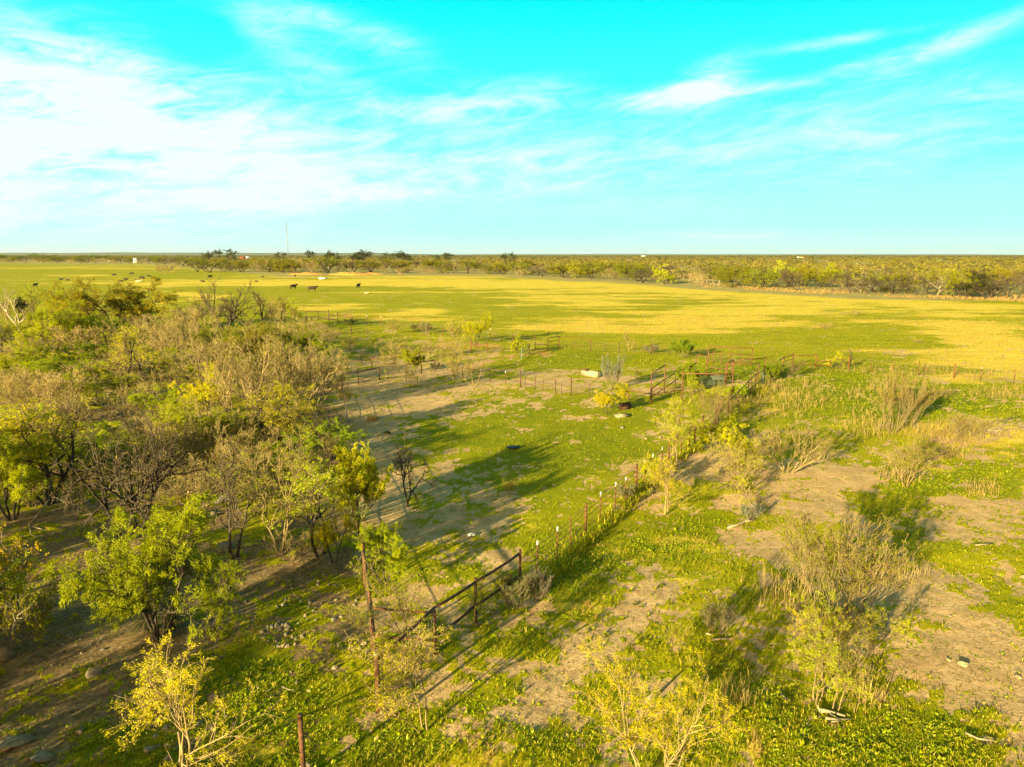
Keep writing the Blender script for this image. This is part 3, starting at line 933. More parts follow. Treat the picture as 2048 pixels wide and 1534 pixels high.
PL += [('deadt', 42, 668, 572, 66, 'grey leafless snag carrying a dark clump at the pasture edge')]
for a in PL:
    o = plant(*a)
snag = o
# dark clump caught in the snag
def clump_mesh():
    rng = np.random.default_rng(3)
    mb = MB()
    n = 500
    d = rng.normal(0, 1, (n, 3)); d /= np.linalg.norm(d, axis=1)[:, None]
    leaves_at(mb, rng, d * rng.uniform(.0, 1, (n, 1)) * (.45, .45, .7), d, .35, .05, .2, 0)
    return mb.mesh('dark_clump', ['leaf_oak'])
c_ = link('mistletoe', clump_mesh(), snag, (-.25, .0, 1.5))
c_.scale = (.55, .55, .55)

# brush that fills the gaps of the left thicket, further shrubs behind it
fill = []
frng = random.Random(11)
FK = ['scrub', 'scrub', 'lush', 'bare', 'scrub', 'lushy', 'light', 'scrub']
WHAT = {'scrub': 'grey twiggy', 'lush': 'green leafy', 'mesq': 'yellow-tipped', 'lushy': 'bright yellow-green', 'light': 'thin sprouting', 'bare': 'dark bare', 'oak': 'dark olive'}
SPOT = [(5, 705), (60, 730), (160, 690), (215, 690), (300, 680), (330, 690), (370, 668), (410, 740), (380, 760), (300, 760), (345, 800), (150, 780), (200, 860), (60, 800), (0, 790),
        (500, 700), (540, 780), (600, 760), (640, 720), (650, 760), (520, 890), (430, 930), (300, 900), (330, 950), (130, 880), (60, 900), (10, 890), (600, 930), (520, 960), (590, 870),
        (640, 950), (20, 650), (110, 700), (250, 770), (290, 830), (200, 810), (100, 860), (170, 920), (80, 820), (320, 700), (420, 650), (470, 740), (350, 760), (500, 800), (540, 700), (590, 810), (600, 690), (560, 740), (440, 870), (500, 930), (250, 920), (210, 960), (60, 1010), (340, 900), (390, 860), (640, 770), (120, 940), (550, 1000), (380, 990), (160, 960), (70, 960), (400, 1010), (620, 700), (480, 770), (360, 720), (240, 740), (120, 660), (180, 650)]
ORD = ['first', 'second', 'third', 'fourth', 'fifth', 'sixth', 'seventh', 'eighth', 'ninth', 'tenth', 'eleventh', 'twelfth', 'thirteenth', 'fourteenth', 'fifteenth', 'sixteenth', 'seventeenth', 'eighteenth', 'nineteenth', 'twentieth']


def ordinal(i):
    if i < 20:
        return ORD[i]
    tens = ['', '', 'twenty', 'thirty', 'forty', 'fifty', 'sixty', 'seventy', 'eighty', 'ninety']
    if i + 1 < 100:
        t, u_ = divmod(i + 1, 10)
        return tens[t] + ('-' + ORD[u_ - 1] if u_ else 'th').replace('yth', 'ieth') if u_ else tens[t][:-1] + 'ieth'
    return 'hundred and ' + ordinal(i - 100)


rows = {}
for i, (x, y) in enumerate(SPOT):
    k = 'scrub' if i % 3 == 1 else FK[(i * 5 + 3) % 8]
    rows.setdefault(k, []).append((x, y))
for k, ps in rows.items():
    for j, (x, y) in enumerate(sorted(ps)):
        sc = (y - 500) / 300
        plant(k, x, y, y - (50 if k != 'scrub' else 50) * (.7 + sc * .6), (70 + 50 * sc) * frng.uniform(.8, 1.2),
              f'{WHAT[k]} shrub deep in the left brush, {ordinal(j)} such from the left', 'undergrowth shrubs deep in the left brush')
# trees standing outside the picture on the sunny side, they throw the long shadows seen in it
OUT = [(-14, 11), (-16, 17), (-19, 13), (-21, 20), (-25, 27), (-24, 16), (-30, 34), (-29, 24), (-36, 42), (-20, 10), (-16.5, 10), (-24, 20), (-27, 22), (-26, 12), (-22, 6)]
LOW_CASTERS = {(-11.5, 6.5): 2.1, (-14, 8.5): 2.5, (-9.2, 7): 1.8, (-12.5, 10.5): 2.2, (-9, 3.5): 2.3, (-6.5, 4.5): 1.7}  # unseen low shrubs added to shade the ground and leave crowns sunlit
OUT += list(LOW_CASTERS)
for i, (x, y) in enumerate(OUT):
    plant(['scrub', 'lush', 'mesq', 'lush'][i % 4], 0, 0, 0, 0, f'brush tree outside the picture on the sunny side, {ordinal(i)} of them', 'brush trees outside the picture', xy=(x, y), h=LOW_CASTERS.get((x, y), frng.uniform(2.6, 3.8)), wm=frng.uniform(3, 4.2))


# ------------------------------------------------------------------ tree belt beyond the pasture
def belt():
    rng = random.Random(5)
    def edge_y(px):
        return float(np.interp(px, [0, 300, 560, 800, 1000, 1340, 1700, 2048], [527, 530, 549, 548, 552, 571, 592, 600]))
    rowsd = {}
    # front row, measured on the photo: x, foot y, top y, width, kind
    F = [(2030, 601, 545, 70, 'bare'), (1975, 598, 540, 80, 'oakd'), (1930, 596, 545, 60, 'lusho'), (1875, 592, 545, 60, 'deadt'), (1840, 590, 552, 60, 'bare'), (1790, 586, 545, 60, 'lusho'),
         (1745, 584, 548, 60, 'oak'), (1700, 586, 534, 62, 'bare'), (1722, 584, 545, 40, 'deadt'), (1655, 574, 528, 60, 'lushy'), (1610, 572, 530, 60, 'lusho'), (1575, 572, 532, 60, 'bare'), (1550, 570, 522, 50, 'lushy'), (1505, 568, 538, 50, 'oak'),
         (1455, 566, 534, 60, 'lusho'), (1400, 566, 540, 40, 'scrub'), (1330, 568, 530, 50, 'lushy'), (1285, 566, 528, 66, 'bare'), (1255, 560, 536, 40, 'bare'), (1155, 556, 526, 44, 'lushy'), (1108, 553, 538, 40, 'bare'), (1076, 552, 536, 36, 'bare'),
         (1003, 548, 524, 44, 'lushy'), (978, 548, 530, 36, 'lusho'), (1040, 552, 538, 30, 'scrub'), (895, 547, 533, 30, 'lusho'), (850, 548, 536, 50, 'scrub'), (800, 548, 536, 60, 'scrub'), (740, 547, 520, 60, 'oak'), (700, 544, 518, 60, 'scrub'),
         (655, 546, 514, 60, 'oak'), (620, 545, 516, 60, 'scrub'), (590, 544, 518, 60, 'oak'), (560, 543, 522, 50, 'lusho'), (520, 544, 520, 50, 'scrub'), (485, 543, 522, 44, 'lusho'), (450, 544, 523, 44, 'scrub'), (420, 545, 520, 60, 'oak'), (395, 544, 522, 40, 'bare'), (345, 545, 528, 36, 'scrub'), (330, 546, 530, 30, 'scrub'),
         (1020, 538, 506, 28, 'oakl'), (720, 525, 501, 45, 'oakl'), (800, 525, 503, 50, 'oakl'), (890, 525, 506, 36, 'oakl'), (455, 525, 499, 41, 'oakl'), (620, 525, 501, 21, 'oakl'), (660, 525, 502, 27, 'oakl'), (560, 525, 504, 21, 'oakl'), (415, 525, 503, 21, 'oakl'),
         (100, 522, 510, 36, 'dense'), (35, 521, 511, 34, 'dense'), (165, 523, 511, 22, 'dense'), (187, 521, 510, 16, 'dense'), (68, 520, 508, 20, 'dense'), (310, 523, 513, 26, 'dense'), (215, 522, 511, 16, 'dense'), (350, 524, 514, 26, 'oak'), (5, 522, 510, 18, 'dense'), (262, 524, 515, 14, 'dense')]
    WH = {'oakl': 'dark rounded evergreen oak', 'bare': 'bare grey tree', 'oakd': 'dark evergreen oak', 'oak': 'olive tree', 'lusho': 'yellow-green mesquite', 'lushy': 'bright leafing mesquite', 'deadt': 'white-limbed dead tree', 'scrub': 'low brown shrub', 'dense': 'low dark green bush'}
    for x, by, ty, w, k in F:
        rowsd.setdefault((k, 0), []).append((x, by, ty, w))
    for r in range(3):
        x = -10.0
        while x < 2060:
            e = edge_y(x) - (5 + 7 * r) * (e_s := (edge_y(x) - 509) / 80 + .15)
            ph = (e - 503) * rng.uniform(.42, .62)
            w = max(20, ph * rng.uniform(1.3, 2.0))
            if x > 300 or e > 518:
                k = rng.choice(['bare', 'lusho', 'oak', 'bare', 'scrub', 'lusho', 'scrub'])
                if k == 'scrub': ph *= .7
                rowsd.setdefault((k, r + 1), []).append((x, e, e - ph, w))
            x += w * rng.uniform(.55, .9) * (1.35 if x > 1000 else 1.1)
    for (k, r), ps in rowsd.items():
        for j, (x, by, ty, w) in enumerate(sorted(ps)):
            where = ['at the far pasture edge', 'just behind the pasture edge', 'in the second belt row', 'in the third belt row'][r]
            plant(k, x, by, ty, w, f'{WH[k]} {where}, {ordinal(j)} from the left', 'trees and shrubs of the belt beyond the pasture')


belt()


# ------------------------------------------------------------------ brush country reaching to the horizon: nobody could count it
def far_brush():
    rng = np.random.default_rng(8)
    ds, xs, ws, hs = [], [], [], []
    d = 190.0
    while d < 7500:
        w = max(5.0, d * .011)
        n = int(1.75 * d / (w * 1.0))
        x = (rng.uniform(-.5, .5, n)) * 1.75 * d
        yy = d + rng.uniform(-.5, .5, n) * d * .04
        ds.append(yy); xs.append(x); ws.append(w * rng.uniform(.5, 1.2, n)); hs.append(rng.uniform(1.8, 4.6, n) * (1 + (rng.random(n) < .06) * .6))
        d *= 1.032
    x, y, w, h = map(np.concatenate, (xs, ds, ws, hs))
    px, py = to_px(x, y)
    edge = np.interp(px, [0, 300, 420, 560, 800, 1000, 1340, 1700, 2048], [516.5, 519, 521, 536, 537, 543, 556, 568, 572])
    keep = py < edge
    # clearings
    cl = fbm(x / 2.5, y, 60, 3, 91)
    keep &= cl < .60 + .1 * (py < 518)
    keep &= ~((px > 420) & (px < 960) & (py > 521) & (py < 526) & (cl > .42))
    x, y, w, h = x[keep], y[keep], w[keep], h[keep]
    n = len(x)
    m = 26
    # leaf-clump quads around each crown
    a = rng.uniform(0, 6.283, (n, m)); rr = np.sqrt(rng.uniform(0, 1, (n, m))); zz = rng.uniform(.12, 1, (n, m))
    rad = rr * np.sqrt(np.clip(1 - (zz - .45) ** 2 * 2.6, .1, 1))
    cx = x[:, None] + np.cos(a) * rad * w[:, None] * .5
    cy = y[:, None] + np.sin(a) * rad * w[:, None] * .5
    cz = zz * h[:, None]
    cen = np.stack([cx, cy, cz], -1).reshape(-1, 3)
    sz = np.repeat(np.maximum(w * .13, .45), m)
    nn = rng.normal(0, 1, (n * m, 3)); nn /= np.linalg.norm(nn, axis=1)[:, None]
    t1 = np.cross(nn, rng.normal(0, 1, (n * m, 3))); t1 /= np.linalg.norm(t1, axis=1)[:, None]
    t2 = np.cross(nn, t1)
    u = t1 * sz[:, None]; v = t2 * sz[:, None]
    u[:, 2] = np.clip(u[:, 2], -.5, .5); v[:, 2] = np.clip(v[:, 2], -.5, .5)
    V = np.stack([cen - u * rng.uniform(.3, 1, (n * m, 1)), cen + v * .7, cen + u, cen - v * rng.uniform(.3, 1, (n * m, 1))], 1).reshape(-1, 3)
    me = mesh_np('far_brush', V, np.arange(len(V)).reshape(-1, 4), ['far_leaf', 'far_oak', 'far_tan'], np.repeat(rng.choice([0, 0, 0, 1, 2, 2], n), m))
    tag(link('far_brush', me), 'endless olive brush reaching to the horizon', 'brush', None, 'stuff')


mat_leaf('far_oak', (0.075, 0.08, 0.018), (0.045, 0.05, 0.014), .2)
mat_leaf('far_tan', (0.22, 0.18, 0.05), (0.13, 0.11, 0.03), .2)
far_brush()


def hills():
    for nm, y0, x0, x1, hgt_, mat in (('hills', 8200, -7500, -300, 42, 'hill_far'), ('ridge', 11500, -2500, 9500, 26, 'hill_far')):
        xs = np.linspace(x0, x1, 90)
        rows_ = []
        prof = (fbm(xs, xs * 0, 1600, 4, 13 + int(y0)) * .6 + .45) * hgt_
        prof *= np.clip((xs - x0) / 900, 0, 1) * np.clip((x1 - xs) / 1500, 0, 1)
        for q, f in enumerate([0, .35, .75, 1.0, .9, .4, 0]):
            rows_.append(np.stack([xs, y0 + q * 260 + fbm(xs, xs * 0 + q * 50, 400, 2, 3) * 200, prof * f - .5], -1))
        V = np.stack(rows_).reshape(-1, 3)
        k = len(xs)
        i = np.arange(6)[:, None] * k + np.arange(k - 1)[None]
        Q = np.stack([i, i + 1, i + k + 1, i + k], -1).reshape(-1, 4)
        tag(link(nm, mesh_np(nm, V, Q, [mat], None, True)), None, None, None, 'structure')


hills()


def dirt_mound(name, cx, cy, w, h, label):
    p = at(cx, cy)
    wm = w / (FPX / dep(p))
    n = 28
    V, F = [], []
    u = np.linspace(-1, 1, n)
    X, Y = np.meshgrid(u, u)
    R = np.clip(1 - (X * X + Y * Y), 0, 1)
    Z = R ** .7 * h * (.45 + fbm(X * 4 + cx, Y * 4, 1.3, 4, 3) * 1.1) - .05
    V = np.stack([X * wm / 2, Y * wm / 5, Z], -1).reshape(-1, 3)
    i = np.arange(n - 1)[:, None] * n + np.arange(n - 1)[None]
    o = link(name, mesh_np(name, V, np.stack([i, i + 1, i + n + 1, i + n], -1).reshape(-1, 4), ['dirt_orange'], None, True), None, p)
    tag(o, label, 'earth bank')


dirt_mound('dirt_bank', 615, 549, 80, 1.2, 'orange earth bank left of the white tank')
dirt_mound('dirt_bank', 700, 550, 90, 1.5, 'orange earth bank behind the white tank')
dirt_mound('dirt_bank', 742, 549, 60, 1.0, 'low orange earth bank at the right end of the row')
dirt_mound('dirt_bank', 830, 524, 90, 1.2, 'thin orange earth bank by the wooden pole')


# ------------------------------------------------------------------ small ground growth
def scatter_pts(rng, n, y0, y1, xf=.86, pad=2.0, power=1.0):
    """random ground points inside the view fan, denser near the camera"""
    y = y0 * (y1 / y0) ** (rng.random(n) ** power)
    x = rng.uniform(-1, 1, n) * (y * xf + pad)
    return x, y


def tufts(name, rng, x, y, nb, L, Wd, spread, mat, label, cat, curl=.5, size=None, up=1.0):
    n = len(x)
    size = np.ones(n) if size is None else size
    z = gz(x, y)
    base = np.repeat(np.stack([x, y, z], -1), nb, 0)
    s = np.repeat(size, nb)
    N = n * nb
    a = rng.uniform(0, 6.283, N)
    off = rng.uniform(0, 1, N) * spread * s
    base = base + np.stack([np.cos(a) * off * .6, np.sin(a) * off * .6, np.zeros(N)], -1)
    tilt = rng.uniform(.1, 1.0, N) * curl
    d = np.stack([np.cos(a) * np.sin(tilt), np.sin(a) * np.sin(tilt), np.cos(tilt) * up], -1)
    side = np.stack([-np.sin(a), np.cos(a), np.zeros(N)], -1)
    tw = rng.normal(0, .6, (N, 1))
    side = side + d * tw * .3
    l = (L * s * rng.uniform(.5, 1.2, N))[:, None]
    w = (Wd * s ** .5 * rng.uniform(.7, 1.3, N))[:, None]
    d2 = d + np.stack([np.cos(a), np.sin(a), -np.ones(N) * .5], -1) * curl * .7
    A = base - side * w * .4
    B = base + side * w * .4
    Cc = base + d * l * .55 + side * w
    D = base + d * l * .55 - side * w
    E = base + d * l * .55 + d2 * l * .45
    V = np.stack([A, B, Cc, D, E], 1).reshape(-1, 3)
    i = np.arange(N)[:, None] * 5
    Q = i + np.array([[0, 1, 2, 3]])
    T = i + np.array([[3, 2, 4]])
    me = mesh_np(name, V, [Q, T], [mat])
    return tag(link(name, me), label, cat, None, 'stuff')


def ground_growth():
    rng = np.random.default_rng(77)
    # leafy weeds
    x, y = scatter_pts(rng, 130000, 10.5, 75, power=1.05)
    s, d, l = masks(x, y)
    px, py = to_px(x, y)
    cl = fbm(x, y, .55, 3, 101, .6)
    pr = np.clip((1 - s) * (.30 + l * .9) + .13 * s, 0, 1) * np.clip((cl - .38) / .2, 0.03, 1)
    leftshade = (px < 700) & (py > 1000)
    pr *= np.where((px > 690) & (px < 1340) & (py < 1060) & (py > 760), .22, 1)
    k = rng.random(len(x)) < pr
    x, y, l, s = x[k], y[k], l[k], s[k]
    sz = rng.uniform(.55, 1.35, len(x)) * (.75 + .4 * l + (rng.random(len(x)) < .06) * .7) * (1 - .25 * s) * (1 + np.clip((y - 30) / 40, 0, 1) * .4)
    tufts('ground_weeds', rng, x, y, 9, .060, .014, .08, 'weed_green', 'low bright green leafy weeds carpeting the near ground', 'weeds', 1.25, sz)
    # fine short grass
    x, y = scatter_pts(rng, 150000, 10.5, 130, power=.92)
    s, d, l = masks(x, y)
    cl = fbm(x, y, .8, 3, 131, .6)
    pr = np.clip((1 - s) * .9 + .03, 0, 1) * np.clip((cl - .28) / .3, .05, 1)
    px, py = to_px(x, y)
    pr *= np.where((px > 760) & (px < 1340) & (py < 1060) & (py > 780), .4, 1)
    k = rng.random(len(x)) < pr
    x, y, d = x[k], y[k], d[k]
    dd = d > .5
    sz = rng.uniform(.6, 1.3, len(x)) * (1 + np.clip((y - 30) / 90, 0, 1) * 1.2)
    tufts('short_grass', rng, x[~dd], y[~dd], 5, .11, .006, .05, 'blade_green', 'short green grass', 'grass', .8, sz[~dd])
    tufts('straw_grass', rng, x[dd], y[dd], 6, .17, .006, .06, 'straw', 'dry yellow grass among the green', 'grass', .7, sz[dd])
    # litter and dead stems on bare soil
    x, y = scatter_pts(rng, 60000, 10.5, 60)
    s, d, l = masks(x, y)
    k = rng.random(len(x)) < .25 + .5 * s
    x, y = x[k], y[k]
    tufts('dry_litter', rng, x, y, 4, .085, .005, .06, 'stalk', 'dry stems and litter lying on the sandy soil', 'litter', 1.6, rng.uniform(.5, 1.5, len(x)), .35)
    # broad leaved rosettes, lower right
    R = [(1925, 1440), (1990, 1490), (1870, 1450), (1950, 1475), (1530, 1420), (1700, 1440), (1890, 1510), (1310, 1180), (1290, 1290), (1185, 1260), (1200, 1300), (1340, 1420), (1760, 1500), (1560, 1500), (1450, 1340), (1150, 1230), (1285, 1215), (1620, 1500), (1400, 1300), (900, 1505), (820, 1520), (960, 1500)]
    P_ = [at(*r) for r in R]
    x = np.array([p.x for p in P_]); y = np.array([p.y for p in P_])
    x = np.concatenate([x, x + rng.normal(0, .5, len(x)), x + rng.normal(0, .7, len(x))]); y = np.concatenate([y, y + rng.normal(0, .5, len(y)), y + rng.normal(0, .7, len(y))])
    tufts('rosette_weeds', rng, x, y, 9, .16, .024, .05, 'blade_green', 'broad leaved rosette weeds', 'weeds', 1.2, rng.uniform(.6, 1.2, len(x)))
    # tall dead weed stalks by the right-hand fence
    Z = [(1500, 800, 45, 30, 420), (1590, 800, 45, 32, 380), (1650, 800, 45, 20, 130), (1540, 775, 40, 16, 200), (1620, 775, 25, 12, 90), (1755, 850, 70, 25, 420), (1700, 790, 25, 10, 90), (1880, 792, 30, 10, 150), (1985, 790, 50, 12, 160), (1880, 910, 60, 12, 200),
         (1965, 985, 30, 10, 110), (1800, 955, 30, 16, 120), (1750, 780, 40, 8, 70), (2020, 785, 30, 12, 90), (1950, 750, 120, 6, 160), (1700, 745, 60, 6, 120), (1850, 740, 60, 5, 90), (1575, 1185, 60, 30, 160), (1820, 1150, 60, 30, 70), (1480, 1400, 40, 30, 70), (1290, 960, 40, 40, 40), (1900, 870, 70, 20, 350), (1740, 1400, 40, 30, 60)]
    xs, ys = [], []
    for cx, cy, rx, ry, n in Z:
        for _ in range(n):
            if rng.random() < .45:
                continue
            p = at(cx + rx * rng.normal(0, .6), cy + ry * rng.normal(0, .6))
            xs.append(p.x); ys.append(p.y)
    x, y = np.array(xs), np.array(ys)
    tufts('dead_stalks', rng, x, y, 4, .62, .010, .30, 'stalk', 'tall pale dead weed stalks', 'weeds', .5, rng.uniform(.35, 1.2, len(x)))
    # tan tall grass along the pasture edge
    n = 1800
    px = rng.uniform(1400, 2060, n)
    e = np.interp(px, [1340, 1700, 1960, 2048], [574, 594, 602, 606])
    py = e - rng.random(n) ** 1.5 * 11 - 2
    u = (px - 1024) / FPX
    v = (767 - py) / FPX
    dz = -sp_ + v * cp_
    t = -CAM_H / dz
    x, y = u * t, (cp_ + v * sp_) * t
    k = fbm(x, y, 12, 3, 5) > rng.uniform(.38, .56, n)
    tufts('tall_dry_grass', rng, x[k], y[k], 5, .8, .04, .6, 'stalk', 'tall tan dry grass in front of the tree belt', 'grass', .35, rng.uniform(.5, 1.1, k.sum()))
    # rank growth along the wire fence
    line = [(1050, 1182), (1113, 1124), (1171, 1070), (1229, 1022), (1272, 984), (1337, 925), (1400, 884), (1470, 828), (1530, 775)]
    xs, ys = [], []
    for a_, b_ in zip(line[:-1], line[1:]):
        p, q = at(*a_), at(*b_)
        for _ in range(int((q - p).length * 34)):
            t = rng.random(); r_ = p + (q - p) * t
            xs.append(r_.x + rng.normal(.25, .22)); ys.append(r_.y + rng.normal(0, .2))
    x, y = np.array(xs), np.array(ys)
    k = fbm(x, y, 1.6, 3, 9) > .42
    tufts('fence_weeds', rng, x[k], y[k], 8, .36, .012, .14, 'weed_green', 'rank green weeds grown up along the wire fence', 'weeds', .8, rng.uniform(.5, 1.3, k.sum()))
    # coarse pasture tussocks that roughen the far field
    n = 45000
    y = 62 * (230 / 62) ** rng.random(n)
    x = rng.uniform(-.9, .95, n) * (y * .85)
    s, d, l = masks(x, y)
    pxx, pyy = to_px(x, y)
    cl = fbm(x / 2, y, 2.5, 4, 201, .65)
    ok = (pyy > np.interp(pxx, [0, 300, 560, 800, 1000, 1340, 1700, 2048], [527, 529, 553, 552, 553, 574, 596, 603])) & (rng.random(n) < np.clip((cl - .42) / .2, 0, 1) * (.25 + .75 * d)) & (s < .6)
    x, y, d = x[ok], y[ok], d[ok]
    g = d > .45
    sz = rng.uniform(.6, 1.2, len(x))
    tufts('pasture_straw', rng, x[g], y[g], 5, .16, .03, .35, 'straw', 'dry golden tussocks in the pasture', 'grass', .8, sz[g])
    tufts('pasture_grass', rng, x[~g], y[~g], 5, .14, .03, .35, 'blade_green', 'green tussocks in the pasture', 'grass', .8, sz[~g])


ground_growth()


# ------------------------------------------------------------------ yuccas
def yucca(bx, by, size, label):
    rng = np.random.default_rng(int(bx))
    p = at(bx, by)
    o = thing('yucca', label, 'yucca', p, 0, 'yuccas under the green mesquite')
    m = MB()
    m.tube([(0, 0, -.05), (0, 0, .22 * size), (.02, 0, .42 * size)], [.10, .09, .06], 7)
    m.obj('trunk', ['bark_dark'], o, True)
    lf = MB()
    n = 190
    a = rng.uniform(0, 6.283, n)
    e = rng.uniform(-.5, 1.45, n)
    d = np.stack([np.cos(a) * np.cos(e), np.sin(a) * np.cos(e), np.sin(e)], -1)
    side = np.stack([-np.sin(a), np.cos(a), a * 0], -1)
    L = rng.uniform(.45, .72, n)[:, None] * size
    b0 = np.array([0, 0, .38 * size]) + d * .05
    mid = b0 + d * L * .5
    tip = b0 + d * L - np.array([0, 0, .06])
    V = np.stack([b0 - side * .012, b0 + side * .012, mid + side * .014, mid - side * .014, tip], 1).reshape(-1, 3)
    i = np.arange(n)[:, None] * 5
    lf.add(V, i + np.array([[0, 1, 2, 3]]), i + np.array([[3, 2, 4]]))
    lf.obj('leaves', ['leaf_yucca'], o)


mat_leaf('leaf_yucca', (0.10, 0.12, 0.03), (0.05, 0.065, 0.02), .1, dark=(.3, .22, .08))
yucca(297, 1262, 1.15, 'dark spiky yucca at the left foot of the large green mesquite')
yucca(348, 1256, 1.15, 'spiky yucca with dry brown skirts, right of its twin under the green mesquite')


# ------------------------------------------------------------------ rocks
def rock_mesh(seed, flat):
    rng = np.random.default_rng(seed)
    bm = bmesh.new()
    for _ in range(26):
        v = rng.normal(0, 1, 3)
        v /= np.linalg.norm(v)
        v *= rng.uniform(.82, 1.05)
        bm.verts.new((v[0] * .5, v[1] * .38, v[2] * flat * .5))
    bmesh.ops.convex_hull(bm, input=bm.verts)
    bmesh.ops.delete(bm, geom=[v for v in bm.verts if not v.link_faces], context='VERTS')
    bmesh.ops.bevel(bm, geom=bm.edges[:], offset=.02, segments=1, affect='EDGES')
    me = bpy.data.meshes.new('rock')
    bm.to_mesh(me)
    bm.free()
    me.materials.append(MATS['rock' if seed % 3 else 'rock_grey'])
    return me


ROCKS = [rock_mesh(i + 1, f) for i, f in enumerate((.5, .75, .35, .6, .9, .45, .3, .7, .55))]
rrng = random.Random(21)


def rock(px, py, w, label, group=None, v=None, rz=None, zs=1.0):
    p = at(px, py)
    s = w / (FPX / dep(p))
    o = link('rock', ROCKS[rrng.randrange(9) if v is None else v])
    o.location = (p.x, p.y, float(gz(p.x, p.y)) + s * .08)
    o.rotation_euler = (rrng.uniform(-.25, .25), rrng.uniform(-.25, .25), rrng.uniform(0, 6.28) if rz is None else rz)
    o.scale = (s, s, s * zs)
    tag(o, label, 'rock', group)
    return o


for a in [(35, 1492, 78, 'large flat grey slab at the bottom corner of the shaded ground', None, 6, .6, .8), (188, 1352, 36, 'round pale boulder alone on the shaded soil', None, 1, .3),
          (90, 1522, 55, 'brown flat slab beside the large grey one', None, 6, .1, .6), (8, 1320, 50, 'pale block at the frame edge under the golden shrub', None, 4), (445, 1000, 60, 'large flat boulder in the middle of the brush', None, 2, .2, .7),
          (452, 1095, 46, 'bluish boulder at the foot of the dark twin-trunk tree', None, 5), (430, 1026, 34, 'smaller boulder below the large flat one', None, 3), (137, 1275, 14, 'small pale stone on the shaded bank', None, 1),
          (1708, 1302, 22, 'white rock under the yellow hanging mesquite', None, 4), (1724, 1306, 22, 'pale flat rock touching the white rock', None, 2), (1657, 1377, 24, 'pink-grey rock beside the thin sapling', None, 5),
          (1925, 1331, 24, 'crumbly pale rock heap on the sandy slope', None, 3), (1897, 1323, 11, 'tiny pale rock left of the crumbly heap', None, 1), (1128, 1373, 9, 'single white stone on the sandy strip', None, 4), (1150, 1374, 6, 'pebble beside the white stone on the sandy strip', None, 2),
          (764, 1424, 12, 'brown stone at the foot of the corner post', None, 1), (750, 1426, 9, 'small stone left of the corner post foot', None, 4), (612, 1535, 30, 'half buried stone at the foot of the lone post', None, 0), (958, 1249, 17, 'round footing stone under the middle pipe post', None, 0),
          (2037, 1356, 14, 'pale stone near the right frame edge, on sand', None, 1), (1780, 1395, 8, 'small stone on bare sand below the crumbly heap', None, 2), (1885, 1013, 9, 'pale stone on the upper sand patch', None, 1), (2044, 1153, 12, 'stone at the right frame edge among weeds', None, 3),
          (636, 1166, 12, 'upright pale stone standing in the stone scatter', None, 4, 1.2, 2.2), (400, 1450, 20, 'upright stone under the yellow young mesquite', None, 7), (318, 1445, 26, 'wide cream boulder under the yellow young mesquite', None, 3),
          (428, 1401, 28, 'pale angular boulder right of the yellow young mesquite stem', None, 4), (392, 1386, 20, 'cream rock above the angular boulder', None, 1), (300, 1505, 34, 'long grey rock at the left foot of the yellow young mesquite', None, 6), (335, 1525, 24, 'white rock at the bottom edge by the yellow mesquite', None, 1),
          (242, 1402, 20, 'pale rock left of the yellow young mesquite', None, 5), (212, 1388, 16, 'triangular cream stone on the shaded grass', None, 7), (160, 1472, 20, 'white stone beside its greyer neighbour on the shaded grass', None, 1), (165, 1462, 15, 'greyer stone behind the white one on the shaded grass', None, 2), (204, 1530, 14, 'pale stone at the bottom edge of the shaded grass', None, 7),
          (1540, 829, 10, 'stone in the lush grass by the fence', None, 0), (1244, 855, 12, 'flat stone on the lawn near the crate', None, 2), (1165, 840, 8, 'small stone on the lawn near the trough', None, 1)]:
    rock(*a)
CL = [(600, 1205, 130, 62, 46, 7, 15, 'small pale stone in the scatter below the sprawling mesquite'), (560, 1272, 55, 22, 22, 10, 20, 'pale stone of the heap above the shaded grass'), (700, 1300, 45, 22, 9, 9, 16, 'stone near the foot of the rusty fence'),
      (560, 1380, 90, 40, 11, 7, 15, 'cream stone on the green grass left of the corner post'), (640, 1330, 40, 14, 3, 9, 16, 'cream stone halfway to the corner post'), (390, 1470, 110, 50, 15, 8, 20, 'stone under the yellow young mesquite'),
      (230, 845, 60, 20, 16, 8, 22, 'yellowish stone of the ledge in the brush clearing'), (190, 760, 40, 10, 10, 6, 16, 'stone on the upper slope of the brush'), (480, 945, 60, 20, 12, 7, 18, 'pale stone beside the large flat boulder'), (180, 1010, 70, 30, 14, 7, 16, 'sunlit stone under the leafy mesquite'),
      (120, 1290, 130, 60, 34, 4, 13, 'small stone strewn on the shaded bare bank'), (430, 1130, 60, 30, 12, 6, 14, 'stone above the scatter, near the dark twin-trunk tree'), (840, 790, 150, 30, 12, 3, 6, 'little stone on the sand of the pen'), (1160, 880, 120, 70, 10, 3, 6, 'little pale stone on the lawn'),
      (1800, 1280, 200, 120, 16, 3, 8, 'small pale stone on the sandy right slope'), (1100, 1300, 160, 110, 14, 3, 7, 'small stone on the sandy strip outside the fence'), (770, 725, 60, 10, 8, 3, 6, 'stone on the sandy gap behind the short rail'), (1320, 880, 70, 40, 7, 3, 8, 'stone in the pen near the wire fence')]
for cx, cy, rx, ry, n, w0, w1, lab in CL:
    ps = []
    for _ in range(n):
        a, r = rrng.uniform(0, 6.28), math.sqrt(rrng.random())
        ps.append((cx + rx * r * math.cos(a), cy + ry * r * math.sin(a)))
    for j, (x, y) in enumerate(sorted(ps)):
        rock(x, y, w0 + (w1 - w0) * rrng.random() ** 1.6, f'{lab}, {ordinal(j)} from left', lab.replace('stone', 'stones'))


